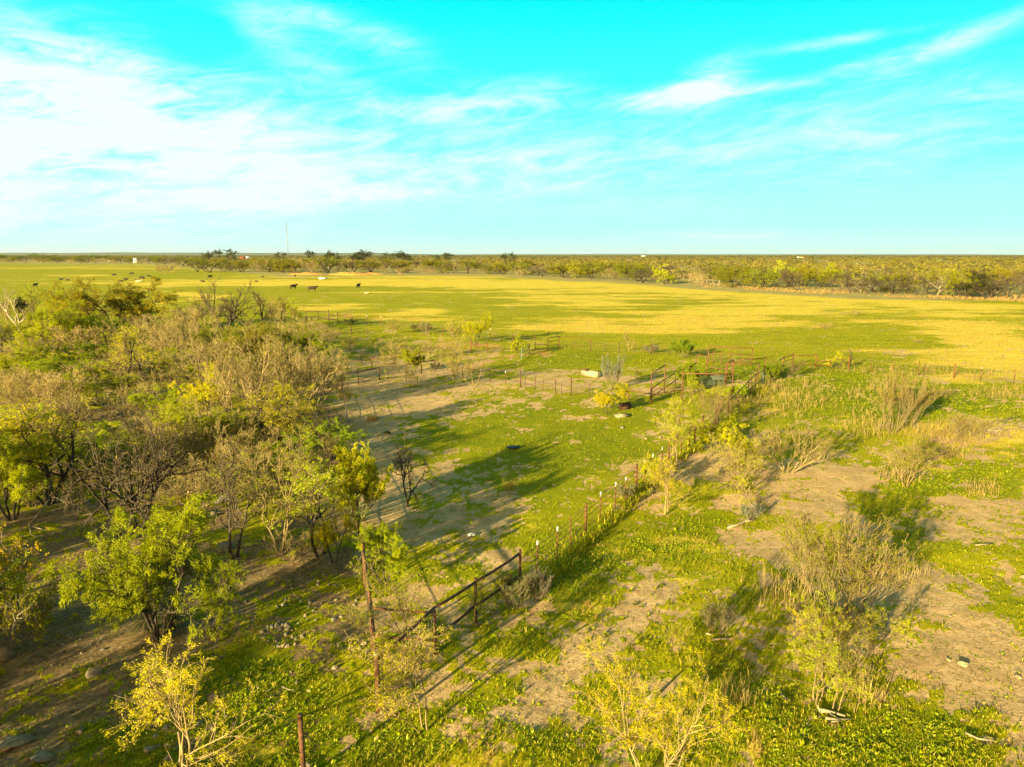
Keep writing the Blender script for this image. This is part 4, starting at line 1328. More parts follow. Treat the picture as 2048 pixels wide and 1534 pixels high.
# ------------------------------------------------------------------ fallen dead wood
def dead_wood(name, px, py, lines, label, mat='bark_pale', r=.035):
    """lines: polylines in photo pixels relative to nothing, lying on the ground"""
    p = at(px, py)
    m = MB()
    rng = np.random.default_rng(int(px))
    for ln, rr in lines:
        P_ = []
        for i, q in enumerate(ln):
            a = at(*q[:2]) - p
            P_.append((a.x, a.y, (q[2] if len(q) > 2 else .07) + float(gz(a.x + p.x, a.y + p.y))))
        m.tube(P_, np.linspace(rr, rr * .45, len(P_)), 6)
    o = m.obj(name, [mat], None, True)
    o.location = p
    tag(o, label, 'dead branch')


dead_wood('dead_branch', 1485, 1045, [([(1455, 1056), (1475, 1050), (1490, 1046, .15), (1505, 1038, .2), (1512, 1028, .15)], .05), ([(1490, 1047, .15), (1503, 1043, .1), (1510, 1038)], .04), ([(1496, 1045, .12), (1494, 1030, .35)], .03), ([(1513, 1028, .1), (1497, 1008, .1), (1488, 1003)], .022)], 'bleached white dead branch forked on the sandy weeds')
dead_wood('dead_branch', 1440, 1283, [([(1425, 1284), (1440, 1282), (1460, 1281)], .035), ([(1412, 1272), (1425, 1275)], .03)], 'short pale dead stick in front of the wispy sage')
dead_wood('dead_branch', 100, 1040, [([(58, 1054, .1), (80, 1046, .4), (98, 1030, .6), (108, 1022, .7), (140, 1030, .5)], .05), ([(58, 1054, .1), (100, 1072, .2), (160, 1080, .1)], .03), ([(60, 1052, .1), (62, 1072, .1), (80, 1080, .1)], .03), ([(80, 1046, .4), (70, 1030, .9)], .02)], 'twisted pale fallen branch in the dark brush')
dead_wood('dead_branch', 985, 1225, [([(972, 1225), (985, 1228), (1002, 1226)], .045)], 'grey driftwood stub beside the middle pipe post')
dead_wood('dead_branch', 1665, 1438, [([(1638, 1428), (1655, 1430), (1690, 1440)], .06), ([(1650, 1445), (1670, 1447), (1700, 1446)], .035), ([(1660, 1435), (1680, 1450), (1662, 1452)], .03), ([(1640, 1432), (1630, 1420, .2)], .03)], 'heap of tan dead wood under the thin sapling', 'bark_pale')
dead_wood('dead_branch', 1965, 1095, [([(1950, 1095), (1985, 1091)], .035)], 'straight pale stick on the right slope')
dead_wood('dead_branch', 1960, 1480, [([(1930, 1474), (1955, 1486), (1990, 1490)], .03)], 'thin bent stick among rosette weeds')
dead_wood('dead_branch', 1300, 1416, [([(1290, 1420, .2), (1312, 1405, .4)], .05)], 'pale broken limb inside the bottom centre mesquite')
dead_wood('dead_branch', 2000, 840, [([(1965, 858), (2000, 850, .3), (2040, 846, .5)], .04), ([(1960, 866), (2010, 858, .3), (2048, 860, .2)], .035), ([(1990, 868), (2010, 856, .5), (2030, 848, .8)], .03), ([(1975, 862), (2040, 868, .2)], .03), ([(2000, 862), (1990, 850, .6), (1985, 846, .9)], .02)], 'pile of grey dead branches at the right frame edge')
dead_wood('dead_branch', 584, 1490, [([(568, 1432, .8), (580, 1438, .8), (593, 1440, .8)], .02)], 'short pale twig leaning on the lone post')
dead_wood('dead_branch', 930, 1420, [([(790, 1415), (805, 1400), (830, 1402)], .018)], 'thin curved twig beside the corner post')
dead_wood('dead_branch', 1190, 1170, [([(1160, 1178), (1172, 1172), (1176, 1162)], .02)], 'thin curved stick on the sand beside the silver sage')
dead_wood('dead_branch', 1570, 1413, [([(1562, 1395), (1572, 1405), (1580, 1410)], .03)], 'small white stick in bright weeds')


# ------------------------------------------------------------------ fences
def G(px, py):
    p = at(px, py)
    return np.array([p.x, p.y, float(gz(p.x, p.y))])


def topz(px, by, ty):
    return hgt(px, by, ty)


def fence(name, label, posts, rails=(), wires=(), mat='rust', cat='fence', extra=None):
    """posts: (px, foot y, height m, radius, kind); rails: (post i, z, post j, z, radius); wires: (list of post indices, [heights])"""
    P_ = [G(p[0], p[1]) for p in posts]
    o0 = P_[0]
    root = thing(name, label, cat, tuple(o0))
    for p, q in zip(posts, P_):
        b = q - o0
        h, r, kind = p[2], p[3], p[4] if len(p) > 4 else 'pipe'
        ln = (hash((p[0], p[1])) % 7 - 3) * .012 if kind != 'pipe' else 0
        m = MB()
        if kind in ('tpost', 'tip'):
            m.box(b[0] + ln * h / 2, b[1], b[2] + h / 2 - .1, r * 2.4, r * .9, h + .2)
            m.box(b[0] + ln * h / 2, b[1] + r * .9, b[2] + h / 2 - .1, r * .6, r * 1.1, h + .19)
            po = m.obj('post', [mat], root)
            if kind == 'tip':
                t = MB()
                t.box(b[0] + ln * h / 2, b[1], b[2] + h - .08, r * 2.3, r * 1.6, .18)
                t.obj('white_tip', ['white_paint'], po)
        else:
            m.tube([(b[0], b[1], b[2] - .15), (b[0], b[1], b[2] + h)], r, 10)
            m.obj('post', [mat], root)
    for (i, z0, j, z1, r) in rails:
        a, c = P_[i] - o0, P_[j] - o0
        m = MB()
        n = 5
        pts = [a + (c - a) * t + np.array([0, 0, z0 + (z1 - z0) * t - .02 * math.sin(math.pi * t)]) for t in np.linspace(0, 1, n)]
        m.tube(pts, r, 8)
        m.obj('rail', [mat], root, True)
    for idx, hs in wires:
        for h in hs:
            pts = []
            for a_, b_ in zip(idx[:-1], idx[1:]):
                p, q = P_[a_] - o0, P_[b_] - o0
                for t in np.linspace(0, 1, 5)[:-1]:
                    pts.append(p + (q - p) * t + np.array([0, 0, h - .03 * math.sin(math.pi * t)]))
            pts.append(P_[idx[-1]] - o0 + np.array([0, 0, h]))
            m = MB()
            m.tube(pts, .012, 4)
            m.obj('wire', ['wire'], root)
    return root, P_, o0


def woven(root, a, b, z0, z1, nx, nz_, mat='wire', r=.007, name='wire_mesh'):
    m = MB()
    for i in range(nx + 1):
        p = a + (b - a) * i / nx
        m.tube([p + (0, 0, z0), p + (0, 0, z1)], r, 4)
    for k in range(nz_ + 1):
        z = z0 + (z1 - z0) * k / nz_
        m.tube([a + (0, 0, z), b + (0, 0, z)], r, 4)
    return m.obj(name, [mat], root)


R_ = .045
# left line of the pen and braced corner
fr, P_, o0 = fence('pipe_fence', 'rusty pipe fence running away from the braced corner along the brush',
      [(757, 1422, 1.52, .058), (745, 1300, 1.50, R_), (730, 1176, 1.50, R_), (719, 1092, 1.48, R_), (712, 1022, 1.45, R_), (703, 945, 1.2, .02, 'tpost'), (698, 880, 1.2, .02, 'tpost'), (691, 825, 1.3, .02, 'tpost'), (685, 799, 1.5, R_ * 1.2), (871, 1306, 1.28, R_)],
      [(0, 1.45, 1, 1.45, .045), (1, 1.45, 2, 1.45, .045), (2, 1.45, 3, 1.43, .045), (3, 1.43, 4, 1.40, .045), (1, 1.30, 9, 1.22, .035), (1, .45, 9, .38, .035)],
      [([0, 1, 2, 3, 4, 5, 6, 7, 8], [.3, .6, .9, 1.15])], 'rust_bright')
m = MB(); q = P_[0] - o0
m.tube([(q[0], q[1], q[2] + 1.52), (q[0], q[1], q[2] + 1.60)], .062, 10)
m.obj('post_cap', ['concrete'], fr)
# near rail to the sage, its shaded look put into a darker rust
fr, P_, o0 = fence('pipe_fence', 'dark rusty two-rail pipe fence from the braced corner to the olive sage',
      [(760, 1420, 1.30, .03), (871, 1310, 1.28, R_), (952, 1248, 1.50, R_), (1040, 1182, 1.52, R_)],
      [(0, 1.42, 1, 1.42, .042), (1, 1.42, 2, 1.36, .042), (2, 1.36, 3, 1.38, .042), (1, .5, 2, .60, .042), (2, .60, 3, .62, .042)],
      [([0, 1, 2, 3], [.2, .4, .8, 1.05])], 'rust_dark')
woven(fr, P_[0] - o0, P_[1] - o0, .1, 1.2, 16, 6)
# lone post
fr, P_, o0 = fence('rusty_post', 'thick rusty pipe post alone at the bottom of the picture', [(608, 1560, 1.55, .055)], (), (), 'rust_bright', 'post')
# right wire fence with steel posts
TP = [(1040, 1184, 1.4, .02), (1075, 1152, 1.35, .022, 'tip'), (1113, 1121, 1.35, .022, 'tip'), (1141, 1098, 1.4, .022, 'tpost'), (1171, 1067, 1.3, .05), (1200, 1043, 1.3, .022, 'tip'), (1229, 1018, 1.25, .022, 'tip'), (1250, 1000, 1.1, .022, 'tip'), (1272, 980, 1.3, .05), (1288, 967, 1.25, .022, 'tip'), (1305, 952, 1.2, .022, 'tip'),
      (1323, 938, 1.2, .022, 'tip'), (1337, 922, 1.25, .05), (1362, 905, 1.1, .022, 'tpost'), (1378, 897, 1.2, .022, 'tpost'), (1389, 891, 1.35, .05), (1400, 882, 1.3, .022, 'tpost')]
fence('wire_fence', 'steel post and wire fence with white-tipped posts between pen and weedy ground', TP, (), [(list(range(17)), [.25, .5, .75, 1.0, 1.2])], 'rust_bright')
# corral: rustic right side up to the corner
fence('corral_side', 'rustic corral side of rusty posts and double rail along the dead weeds',
      [(1405, 872, 1.3, .05), (1430, 852, 1.4, .05), (1436, 845, 1.3, .04), (1456, 830, 1.5, .05), (1475, 815, 1.4, .05), (1495, 795, 1.4, .045), (1501, 788, 1.5, .03), (1510, 780, 1.4, .045), (1527, 770, 1.4, .07)],
      [(3, 1.0, 4, 1.15, .035), (4, 1.15, 5, 1.3, .035), (5, 1.3, 7, 1.3, .035), (7, 1.3, 8, 1.3, .035), (5, .6, 8, .6, .03), (1, .95, 3, 1.0, .03)],
      [([0, 1, 3, 4, 5, 7, 8], [.3, .8])], 'rust_dark')
T = 2.15


def frame(name, label, a, b, h, mat='rust_bright', r=.046, over=0.0, low=()):
    P2 = [G(*a), G(*b)]
    root = thing(name, label, 'gate frame', tuple(P2[0]))
    o_ = P2[0]
    for p in P2:
        q = p - o_
        m = MB(); m.tube([(q[0], q[1], q[2] - .15), (q[0], q[1], q[2] + h)], r, 10); m.obj('post', [mat], root, True)
    d = P2[1] - o_
    m = MB(); m.tube([-d * over + (0, 0, h), d * (1 + over) + (0, 0, h)], r * .95, 8); m.obj('top_rail', [mat], root, True)
    for z in low:
        m = MB(); m.tube([(0, 0, z), d + (0, 0, z)], r * .7, 8); m.obj('rail', [mat], root, True)
    return root, P2


frame('gate_frame', 'tall narrow rusty gate frame at the left of the corral', (1301, 806), (1328, 785), 2.25)
frame('gate_frame', 'tall wide rusty frame with a long beam at the front of the corral', (1363, 800), (1463, 800), 2.05, over=.03)
frame('gate_frame', 'tall small rusty frame at the back left of the corral', (1391, 748), (1413, 748), 1.75)
fr, P2 = frame('gate_frame', 'tall square rusty frame in the middle of the corral', (1450, 768), (1465, 760), 1.75)
frame('gate_frame', 'long rusty frame at the corral corner, nearer one', (1452, 769), (1515, 768), 1.75, over=.02)
frame('gate_frame', 'long rusty frame at the corral corner, farther one', (1463, 757), (1529, 749), 1.55, over=.05)
fr, P2 = frame('pipe_fence', 'rusty framed wire panel at the back of the corral', (1416, 727), (1503, 731), 1.75, low=(1.05,))
woven(fr, np.zeros(3), P2[1] - P2[0], .15, 1.0, 22, 4)
for t in (.11, .30, .5, .75):
    d = (P2[1] - P2[0]) * t
    m = MB(); m.tube([d, d + (0, 0, 1.5 if t == .5 else 1.3)], .03, 6); m.obj('post', ['rust'], fr)
fence('pipe_fence', 'low orange pipe rails at the front left of the corral', [(1258, 800, 1.05, .05), (1302, 808, .9, .03), (1363, 800, .9, .03)], [(0, .75, 1, .75, .035), (1, .75, 2, .78, .035), (1, 1.15, 2, 1.0, .035)], (), 'rust_bright')
fence('pipe_fence', 'dark double pipe rail climbing from the tall narrow frame to the back of the corral',
      [(1303, 806, 1.2, .035), (1328, 788, 1.1, .035), (1350, 773, 1.05, .04), (1376, 760, 1.1, .035), (1391, 750, 1.1, .04)], [(0, 1.15, 1, 1.2, .04), (1, 1.2, 2, 1.15, .04), (2, 1.15, 3, 1.15, .04), (3, 1.15, 4, 1.1, .04), (0, .5, 1, .5, .04), (1, .5, 2, .5, .04), (2, .5, 3, .5, .04)], [([0, 1, 2, 3, 4], [.2, .35, .75])], 'rust_dark')
fr, P_, o0 = fence('cattle_panel', 'galvanised wire cattle panel across the middle of the corral', [(1397, 772, .95, .03), (1450, 772, 1.0, .03)], [(0, .95, 1, .98, .035)], (), 'rust_bright', 'gate')
woven(fr, P_[0] - o0 + (.15, 0, 0), P_[1] - o0 - (.1, 0, 0), .08, .9, 26, 8, 'galvanised', .012)
fence('pipe_fence', 'single rusty rail behind the middle of the corral', [(1413, 748, .7, .03), (1466, 755, .75, .03)], [(0, .62, 1, .72, .03)], (), 'rust_bright')
fr, P_, o0 = fence('metal_gate', 'narrow grey-green metal gate beside the corral corner post', [(1521, 775, 1.2, .03), (1527, 771, 1.2, .03)], [(0, 1.15, 1, 1.15, .025), (0, .2, 1, .2, .025)], (), 'gate_green', 'gate')
woven(fr, P_[0] - o0, P_[1] - o0, .2, 1.15, 3, 5, 'galvanised', .014)
fence('pipe_fence', 'rusty pipe fence running right from the corral corner to the yellow bush',
      [(1552, 752, 1.3, .05), (1566, 742, 1.4, .05), (1585, 737, 1.6, .055), (1631, 735, 1.35, .055), (1660, 740, .9, .03)],
      [(0, 1.25, 1, 1.3, .04), (1, 1.3, 2, 1.4, .04), (1, .9, 2, .95, .03), (2, 1.25, 3, 1.25, .04), (2, .35, 3, .35, .04), (3, .72, 4, .85, .035), (3, .35, 4, .4, .035)], (), 'rust')
fence('wire_fence', 'wire fence of thin steel posts crossing to the right frame edge',
      [(1660, 740, 1.0, .03), (1697, 741, 1.45, .045), (1740, 743, 1.1, .022, 'tpost'), (1784, 746, 1.15, .022, 'tpost'), (1836, 751, 1.25, .022, 'tpost'), (1847, 752, 1.25, .022, 'tpost'), (1907, 758, 1.35, .055), (1960, 762, 1.2, .022, 'tip'), (2027, 768, 1.3, .022, 'tpost'), (2110, 778, 1.3, .05)],
      (), [(list(range(10)), [.3, .6, .9, 1.1])], 'rust')
# back fence of the pen
fence('wire_fence', 'back fence of the pen, thin posts from the dark gate to the wire panel',
      [(1181, 703, 1.2, .05), (1210, 704, .9, .022, 'tpost'), (1238, 706, 1.35, .045), (1270, 706, 1.0, .022, 'tpost'), (1303, 709, 1.3, .045), (1340, 712, 1.0, .022, 'tpost'), (1380, 717, 1.2, .022, 'tip'), (1414, 722, 1.2, .03)], (), [(list(range(8)), [.3, .6, .9, 1.1])], 'rust_dark')
fence('pipe_fence', 'thin pipe rail fence right of the small dark gate on the back line', [(1118, 697, 1.5, .055), (1148, 698, 1.2, .03), (1181, 703, 1.4, .04)], [(0, 1.4, 1, 1.4, .03), (1, 1.4, 2, 1.33, .03)], [([0, 1, 2], [.3, .6, .9])], 'rust')
frame('gate_frame', 'small dark square gate frame on the back line', (1096, 701), (1118, 697), 1.45, 'rust_dark', low=(.5, 1.0))
fence('pipe_fence', 'low rusty rails between the round bright bush and the dark gate frame', [(1058, 709, 1.25, .065), (1070, 701, 1.5, .05), (1096, 701, .9, .03)], [(1, .75, 2, .75, .03), (1, .3, 2, .35, .03), (0, .8, 1, .8, .03)], (), 'rust_dark')
fr, P_, o0 = fence('metal_gate', 'leaning green metal gate beside the round bright bush', [(1043, 720, 1.25, .035), (1058, 709, 1.25, .035)], [(0, 1.2, 1, 1.2, .03), (0, .7, 1, .7, .025), (0, .25, 1, .25, .03)], (), 'gate_green', 'gate')
fence('pipe_fence', 'short rusty rail on two posts behind the yellow-crowned tree', [(942, 703, 1.35, .05), (975, 706, 1.3, .05), (1003, 708, .9, .025, 'tpost')], [(0, .65, 1, .65, .035)], [([0, 1, 2], [.3, .9])], 'rust')
# inner short fence on the sand
SF = [(925, 758, 1.05, .05), (959, 761, .8, .02, 'tpost'), (979, 764, 1.15, .025, 'tpost'), (1011, 768, 1.1, .022, 'tip'), (1041, 775, 1.5, .05), (1051, 777, .9, .022, 'tpost'), (1070, 779, 1.1, .028, 'tpost'), (1086, 782, .95, .02, 'tpost'), (1111, 788, 1.2, .03, 'tpost'), (1123, 789, .95, .02, 'tpost'), (1142, 792, 1.45, .05), (1179, 795, 1.1, .022, 'tpost'), (1206, 815, 1.1, .022, 'tpost')]
fence('wire_fence', 'row of rusty posts crossing the sand in the middle of the pen', SF, [(0, 1.0, 1, .95, .025)], [(list(range(13)), [.35, .7])], 'rust_dark')
# small dark frame and short rail
frame('gate_frame', 'dark pipe frame with three posts around the bright bush', (812, 753), (870, 744), 1.15, 'rust_dark')
fence('rusty_post', 'middle post of the dark pipe frame around the bright bush', [(843, 747, 1.1, .05)], (), (), 'rust', 'post')
fr, P_, o0 = fence('pipe_fence', 'short dark rail on posts across the sandy gap by the far corner', [(686, 772, 1.15, .04), (717, 769, 1.15, .05), (759, 760, 1.15, .05), (812, 765, .7, .02, 'tpost'), (835, 768, .7, .02, 'tpost')], [(0, 1.08, 1, 1.1, .05), (1, 1.1, 2, 1.13, .05), (1, .12, 2, .35, .025)], [([0, 1, 2, 3, 4], [.15, .5])], 'rust_dark')
fr, P_, o0 = fence('pipe_fence', 'rusty two-rail fence behind the short dark rail', [(695, 737, .95, .045), (744, 737, 1.05, .045), (792, 734, 1.0, .04), (812, 732, .9, .03)], [(0, .75, 1, .9, .03), (1, .9, 2, .85, .03), (1, .4, 2, .4, .03), (2, 1.0, 3, .95, .03)], (), 'rust')
# far upper left panels
fence('pipe_fence', 'far dark pipe panel at the pasture side of the brush', [(613, 640, 1.5, .06), (637, 641, 1.7, .06), (658, 643, 2.0, .07), (676, 646, 1.85, .06)], [(0, 1.5, 1, 1.55, .05), (1, 1.55, 2, 1.6, .05), (2, 1.2, 3, 1.25, .05), (0, .45, 1, .45, .05), (1, .45, 2, .45, .05), (2, .45, 3, .45, .05)], (), 'rust_dark')
fence('wire_fence', 'thin far wire fence between brush and pasture',
      [(676, 646, 1.3, .04), (705, 649, 1.3, .03, 'tpost'), (734, 651, 1.6, .035, 'tip'), (763, 654, 1.6, .035, 'tip'), (800, 659, 1.3, .03, 'tpost'), (838, 664, 1.5, .04), (885, 671, 1.3, .03, 'tpost'), (930, 677, 1.3, .03, 'tpost'), (981, 680, 1.5, .035, 'tip'), (1025, 688, 1.3, .03, 'tpost'), (1070, 695, 1.6, .04)], (), [(list(range(11)), [.4, .8, 1.1])], 'rust')
fence('wire_fence', 'low dark fence in front of the red earth near the brush', [(633, 664, 1.0, .04), (645, 664, .8, .03, 'tip'), (703, 670, 1.2, .05), (735, 669, .8, .03, 'tpost')], (), [([0, 1, 2, 3], [.4, .8])], 'rust_dark')
# white pipe gate at the pasture's far edge
fence('pipe_gate', 'white pipe gate at the far right edge of the pasture', [(1400, 568, 1.8, .10), (1413, 568, 1.5, .07), (1426, 569, 1.5, .07), (1438, 572, 2.0, .12)], [(0, 1.7, 1, 1.6, .09), (1, 1.6, 2, 1.6, .09), (2, 1.6, 3, 1.6, .09), (0, .6, 3, .6, .07)], (), 'concrete', 'gate')


# ------------------------------------------------------------------ troughs, crate, tank and small finds
def trough(px, py, rz):
    o = thing('concrete_trough', 'long pale concrete feed trough with a rusty end near the sand', 'trough', at(px, py), rz)
    m = MB()
    L, w, h, t = 2.0, .6, .45, .08
    m.box(0, -w / 2 + t / 2, h / 2, L, t, h); m.box(0, w / 2 - t / 2, h / 2, L, t, h)
    m.box(-L / 2 + t / 2, 0, h / 2 - .002, t, w - 2 * t, h); m.box(L / 2 - t / 2, 0, h / 2 - .002, t, w - 2 * t, h)
    m.box(0, 0, .10, L - 2 * t, w - 2 * t, .16)
    m.obj('basin', ['concrete'], o)
    m = MB(); m.box(.05, 0, .22, L * .55, w - 2 * t - .02, .07); m.obj('lining', ['white_paint'], o)
    m = MB(); m.box(-L * .36, 0, h + .05, L * .26, w * 1.04, .09, .05); m.box(-L * .48, .1, h * .6, .06, w * .9, h * .8); m.obj('rusty_cover', ['rust'], o)


trough(1181, 752, -.95)
def crate():
    o = thing('metal_crate', 'small dark metal feed crate beside the round bright bush', 'crate', at(1250, 818), .5)
    o.scale = (.62, .62, .7)
    m = MB()
    m.box(0, 0, .06, 1.3, .7, .06)
    for s in (-1, 1):
        m.box(0, s * .34, .3, 1.3, .04, .5); m.box(s * .64, 0, .3, .04, .62, .5)
    m.obj('tub', ['rust_dark'], o)
    m = MB()
    for x in (-.6, .6):
        for y in (-.3, .3):
            m.tube([(x, y, -.02), (x, y, .62)], .03, 6)
    m.tube([(-.6, -.3, .62), (.6, -.3, .62), (.6, .3, .62), (-.6, .3, .62), (-.6, -.3, .62)], .03, 6)
    m.obj('frame', ['rust_dark'], o)


crate()
m = MB(); m.box(0, 0, .07, .95, .6, .14, .3); m.box(.1, .05, .15, .6, .4, .05, .33)
tag(m.obj('flat_slab', ['rock']), 'flat tan concrete slab on the grass below the crate', 'slab').location = at(1243, 833)
def ragged(name, px, py, s, mat, label, cat, hz_=.06):
    rng = np.random.default_rng(int(px))
    bm = bmesh.new()
    n = 16
    for z in (0, hz_):
        for i in range(n):
            a = i / n * 6.283
            r = s * rng.uniform(.6, 1.1)
            bm.verts.new((r * math.cos(a), r * .6 * math.sin(a), z + rng.uniform(0, .04)))
    bm.verts.ensure_lookup_table()
    bmesh.ops.convex_hull(bm, input=bm.verts)
    me = bpy.data.meshes.new(name); bm.to_mesh(me); bm.free(); me.materials.append(MATS[mat])
    p = at(px, py)
    o = link(name, me, None, (p.x, p.y, float(gz(p.x, p.y)) + .02))
    tag(o, label, cat)


ragged('rubber_scrap', 1027, 895, .42, 'black_rubber', 'flat black scrap lying on the shaded lawn', 'scrap')
ragged('plastic_scrap', 944, 1069, .16, 'white_paint', 'white scrap on green patch inside the pen', 'scrap')
ragged('mineral_lump', 745, 840, .35, 'straw', 'yellow tuft-like lump on the sand at the pen\'s left side', 'lump', .25)
ragged('dung_pat', 775, 868, .22, 'leaf_oak', 'small dark clump on the sand near the pen\'s left side', 'clump', .12)


def water_tank(px, py, r, h, label, mat='white_paint', name='water_tank'):
    o = thing(name, label, 'tank', at(px, py))
    m = MB(); m.tube([(0, 0, -.1), (0, 0, h)], r, 20); m.obj('wall', [mat], o)
    m = MB(); m.tube([(0, 0, h - .01), (0, 0, h + .06)], r * .9, 20); m.obj('rim', ['concrete'], o)
    return o


water_tank(646, 558, 1.9, .7, 'low round white stock tank in front of the orange banks')
water_tank(220, 523, 3.2, 1.3, 'wide low pale stock tank on the far left pasture edge', 'concrete', 'stock_tank')
def building(name, label, px, py, w, d, h, rise, wall, roof, rz=0.0, doors=1):
    o = thing(name, label, 'building', at(px, py), rz)
    m = MB()
    V = [(-w / 2, -d / 2, -.1), (w / 2, -d / 2, -.1), (w / 2, d / 2, -.1), (-w / 2, d / 2, -.1), (-w / 2, -d / 2, h), (w / 2, -d / 2, h), (w / 2, d / 2, h), (-w / 2, d / 2, h), (-w / 2, 0, h + rise), (w / 2, 0, h + rise)]
    m.add(V, [(0, 1, 5, 4), (2, 3, 7, 6), (1, 2, 6, 5), (3, 0, 4, 7)], [(5, 6, 9), (7, 4, 8)])
    m.obj('wall', [wall], o)
    m = MB(); e = .4
    for s in (-1, 1):
        y0, y1 = s * (d / 2 + e), 0
        z0, z1 = h - e * rise / (d / 2) + .05, h + rise + .05
        V = [(-w / 2 - e, y0, z0), (w / 2 + e, y0, z0), (w / 2 + e, y1, z1), (-w / 2 - e, y1, z1)]
        V += [(a, b, c + .12) for a, b, c in V]
        m.add(V, [(0, 1, 2, 3), (4, 7, 6, 5), (0, 4, 5, 1), (1, 5, 6, 2), (3, 2, 6, 7), (0, 3, 7, 4)])
    m.obj('roof', [roof], o)
    for i in range(doors):
        m = MB(); x = (i - (doors - 1) / 2) * w / (doors + .5)
        m.box(x, -d / 2 - .03, h * .38, min(3, w * .2), .06, h * .76); m.obj('door', ['rust_dark'], o)
    for x in (-.38, .38):
        m = MB(); m.box(x * w, -d / 2 - .03, h * .55, w * .07, .05, h * .25); m.obj('window', ['glass_dark'], o)
    return o


building('white_shed', 'small white block shed on the far left pasture edge', 272, 525.5, 4.6, 4, 5.6, .5, 'white_paint', 'white_paint', 0, 1)
building('red_barn', 'red barn with a pale curved metal roof near the horizon', 486, 518.6, 11, 12, 4.5, 1.8, 'barn_red', 'barn_red', .1, 1)
building('metal_barn', 'pale metal-roofed barn joined to the red one near the horizon', 496, 518.3, 13, 12, 5.0, 2.2, 'roof_metal', 'roof_metal', .1, 1)
building('farm_house', 'tiny white-roofed house on the horizon right of centre', 1288, 514.0, 22, 14, 5, 3, 'white_paint', 'roof_metal', .2, 1)
building('farm_house', 'tiny tan house on the horizon above the right tree belt', 1606, 518.5, 12, 8, 4, 2.2, 'concrete', 'dirt_orange', .2, 1)
building('farm_shed', 'tiny white shed left of the tan house on the horizon', 1597, 517.3, 7, 6, 4, 1.6, 'white_paint', 'roof_metal', .2, 1)
building('farm_shed', 'tiny dark green shed far right below the horizon', 1882, 523.5, 14, 7, 2.2, 1.2, 'gate_green', 'gate_green', .1, 1)


def mast():
    o = thing('radio_mast', 'thin lattice radio mast standing on the horizon', 'mast', at(577, 518))
    h = CAM_H + (HOR - 447) / FPX * at(577, 518).y
    m = MB(); s = 1.1
    c = [(s * math.cos(a), s * math.sin(a)) for a in (0, 2.094, 4.189)]
    for x, y in c:
        m.tube([(x, y, 0), (x, y, h)], .22, 4)
    z = 0; k = 0
    while z < h - 3:
        a, b = c[k % 3], c[(k + 1) % 3]
        m.tube([(*a, z), (*b, z + 3)], .14, 3); z += 3; k += 1
    m.obj('lattice', ['galvanised'], o)
    m = MB(); m.tube([(0, 0, h), (0, 0, h + 6)], .12, 4); m.obj('antenna', ['galvanised'], o)
    for a in (.3, 2.4, 4.5):
        m = MB(); m.tube([(0, 0, h * .9), (math.cos(a) * h * .5, math.sin(a) * h * .5, 0)], .06, 3); m.obj('guy_wire', ['galvanised'], o)


mast()
def pole(px, by, ty, label, r=.16, arm=True):
    p = at(px, by)
    h = hgt(px, by, ty)
    o = thing('utility_pole', label, 'pole', p)
    m = MB(); m.tube([(0, 0, -.2), (0, 0, h)], [r, r * .7], 8); m.obj('pole', ['pole_wood'], o, True)
    if arm:
        m = MB(); m.box(0, -.16, h - .6, 2.2, .12, .14); m.obj('crossarm', ['pole_wood'], o)


for a in [(842, 531, 500, 'wooden utility pole standing in the brush by the thin earth bank', .22), (1448, 545, 519, 'short wooden pole rising from the right tree belt', .13, False), (340, 518, 496, 'wooden pole behind the far left pasture, taller of two', .3), (334, 517.5, 494, 'wooden pole behind the far left pasture, thinner of two', .22),
          (501, 519, 494, 'dark utility pole beside the red barn', .35), (536, 515, 501, 'distant thin pole between barn and mast', .25), (1068, 514, 504, 'distant thin pole on the centre horizon', .3), (202, 515, 500, 'distant pole on the left horizon', .25), (104, 514.5, 499, 'distant pole near the left frame side', .25), (1925, 524, 514, 'distant pole by the green shed', .12)]:
    pole(*a)


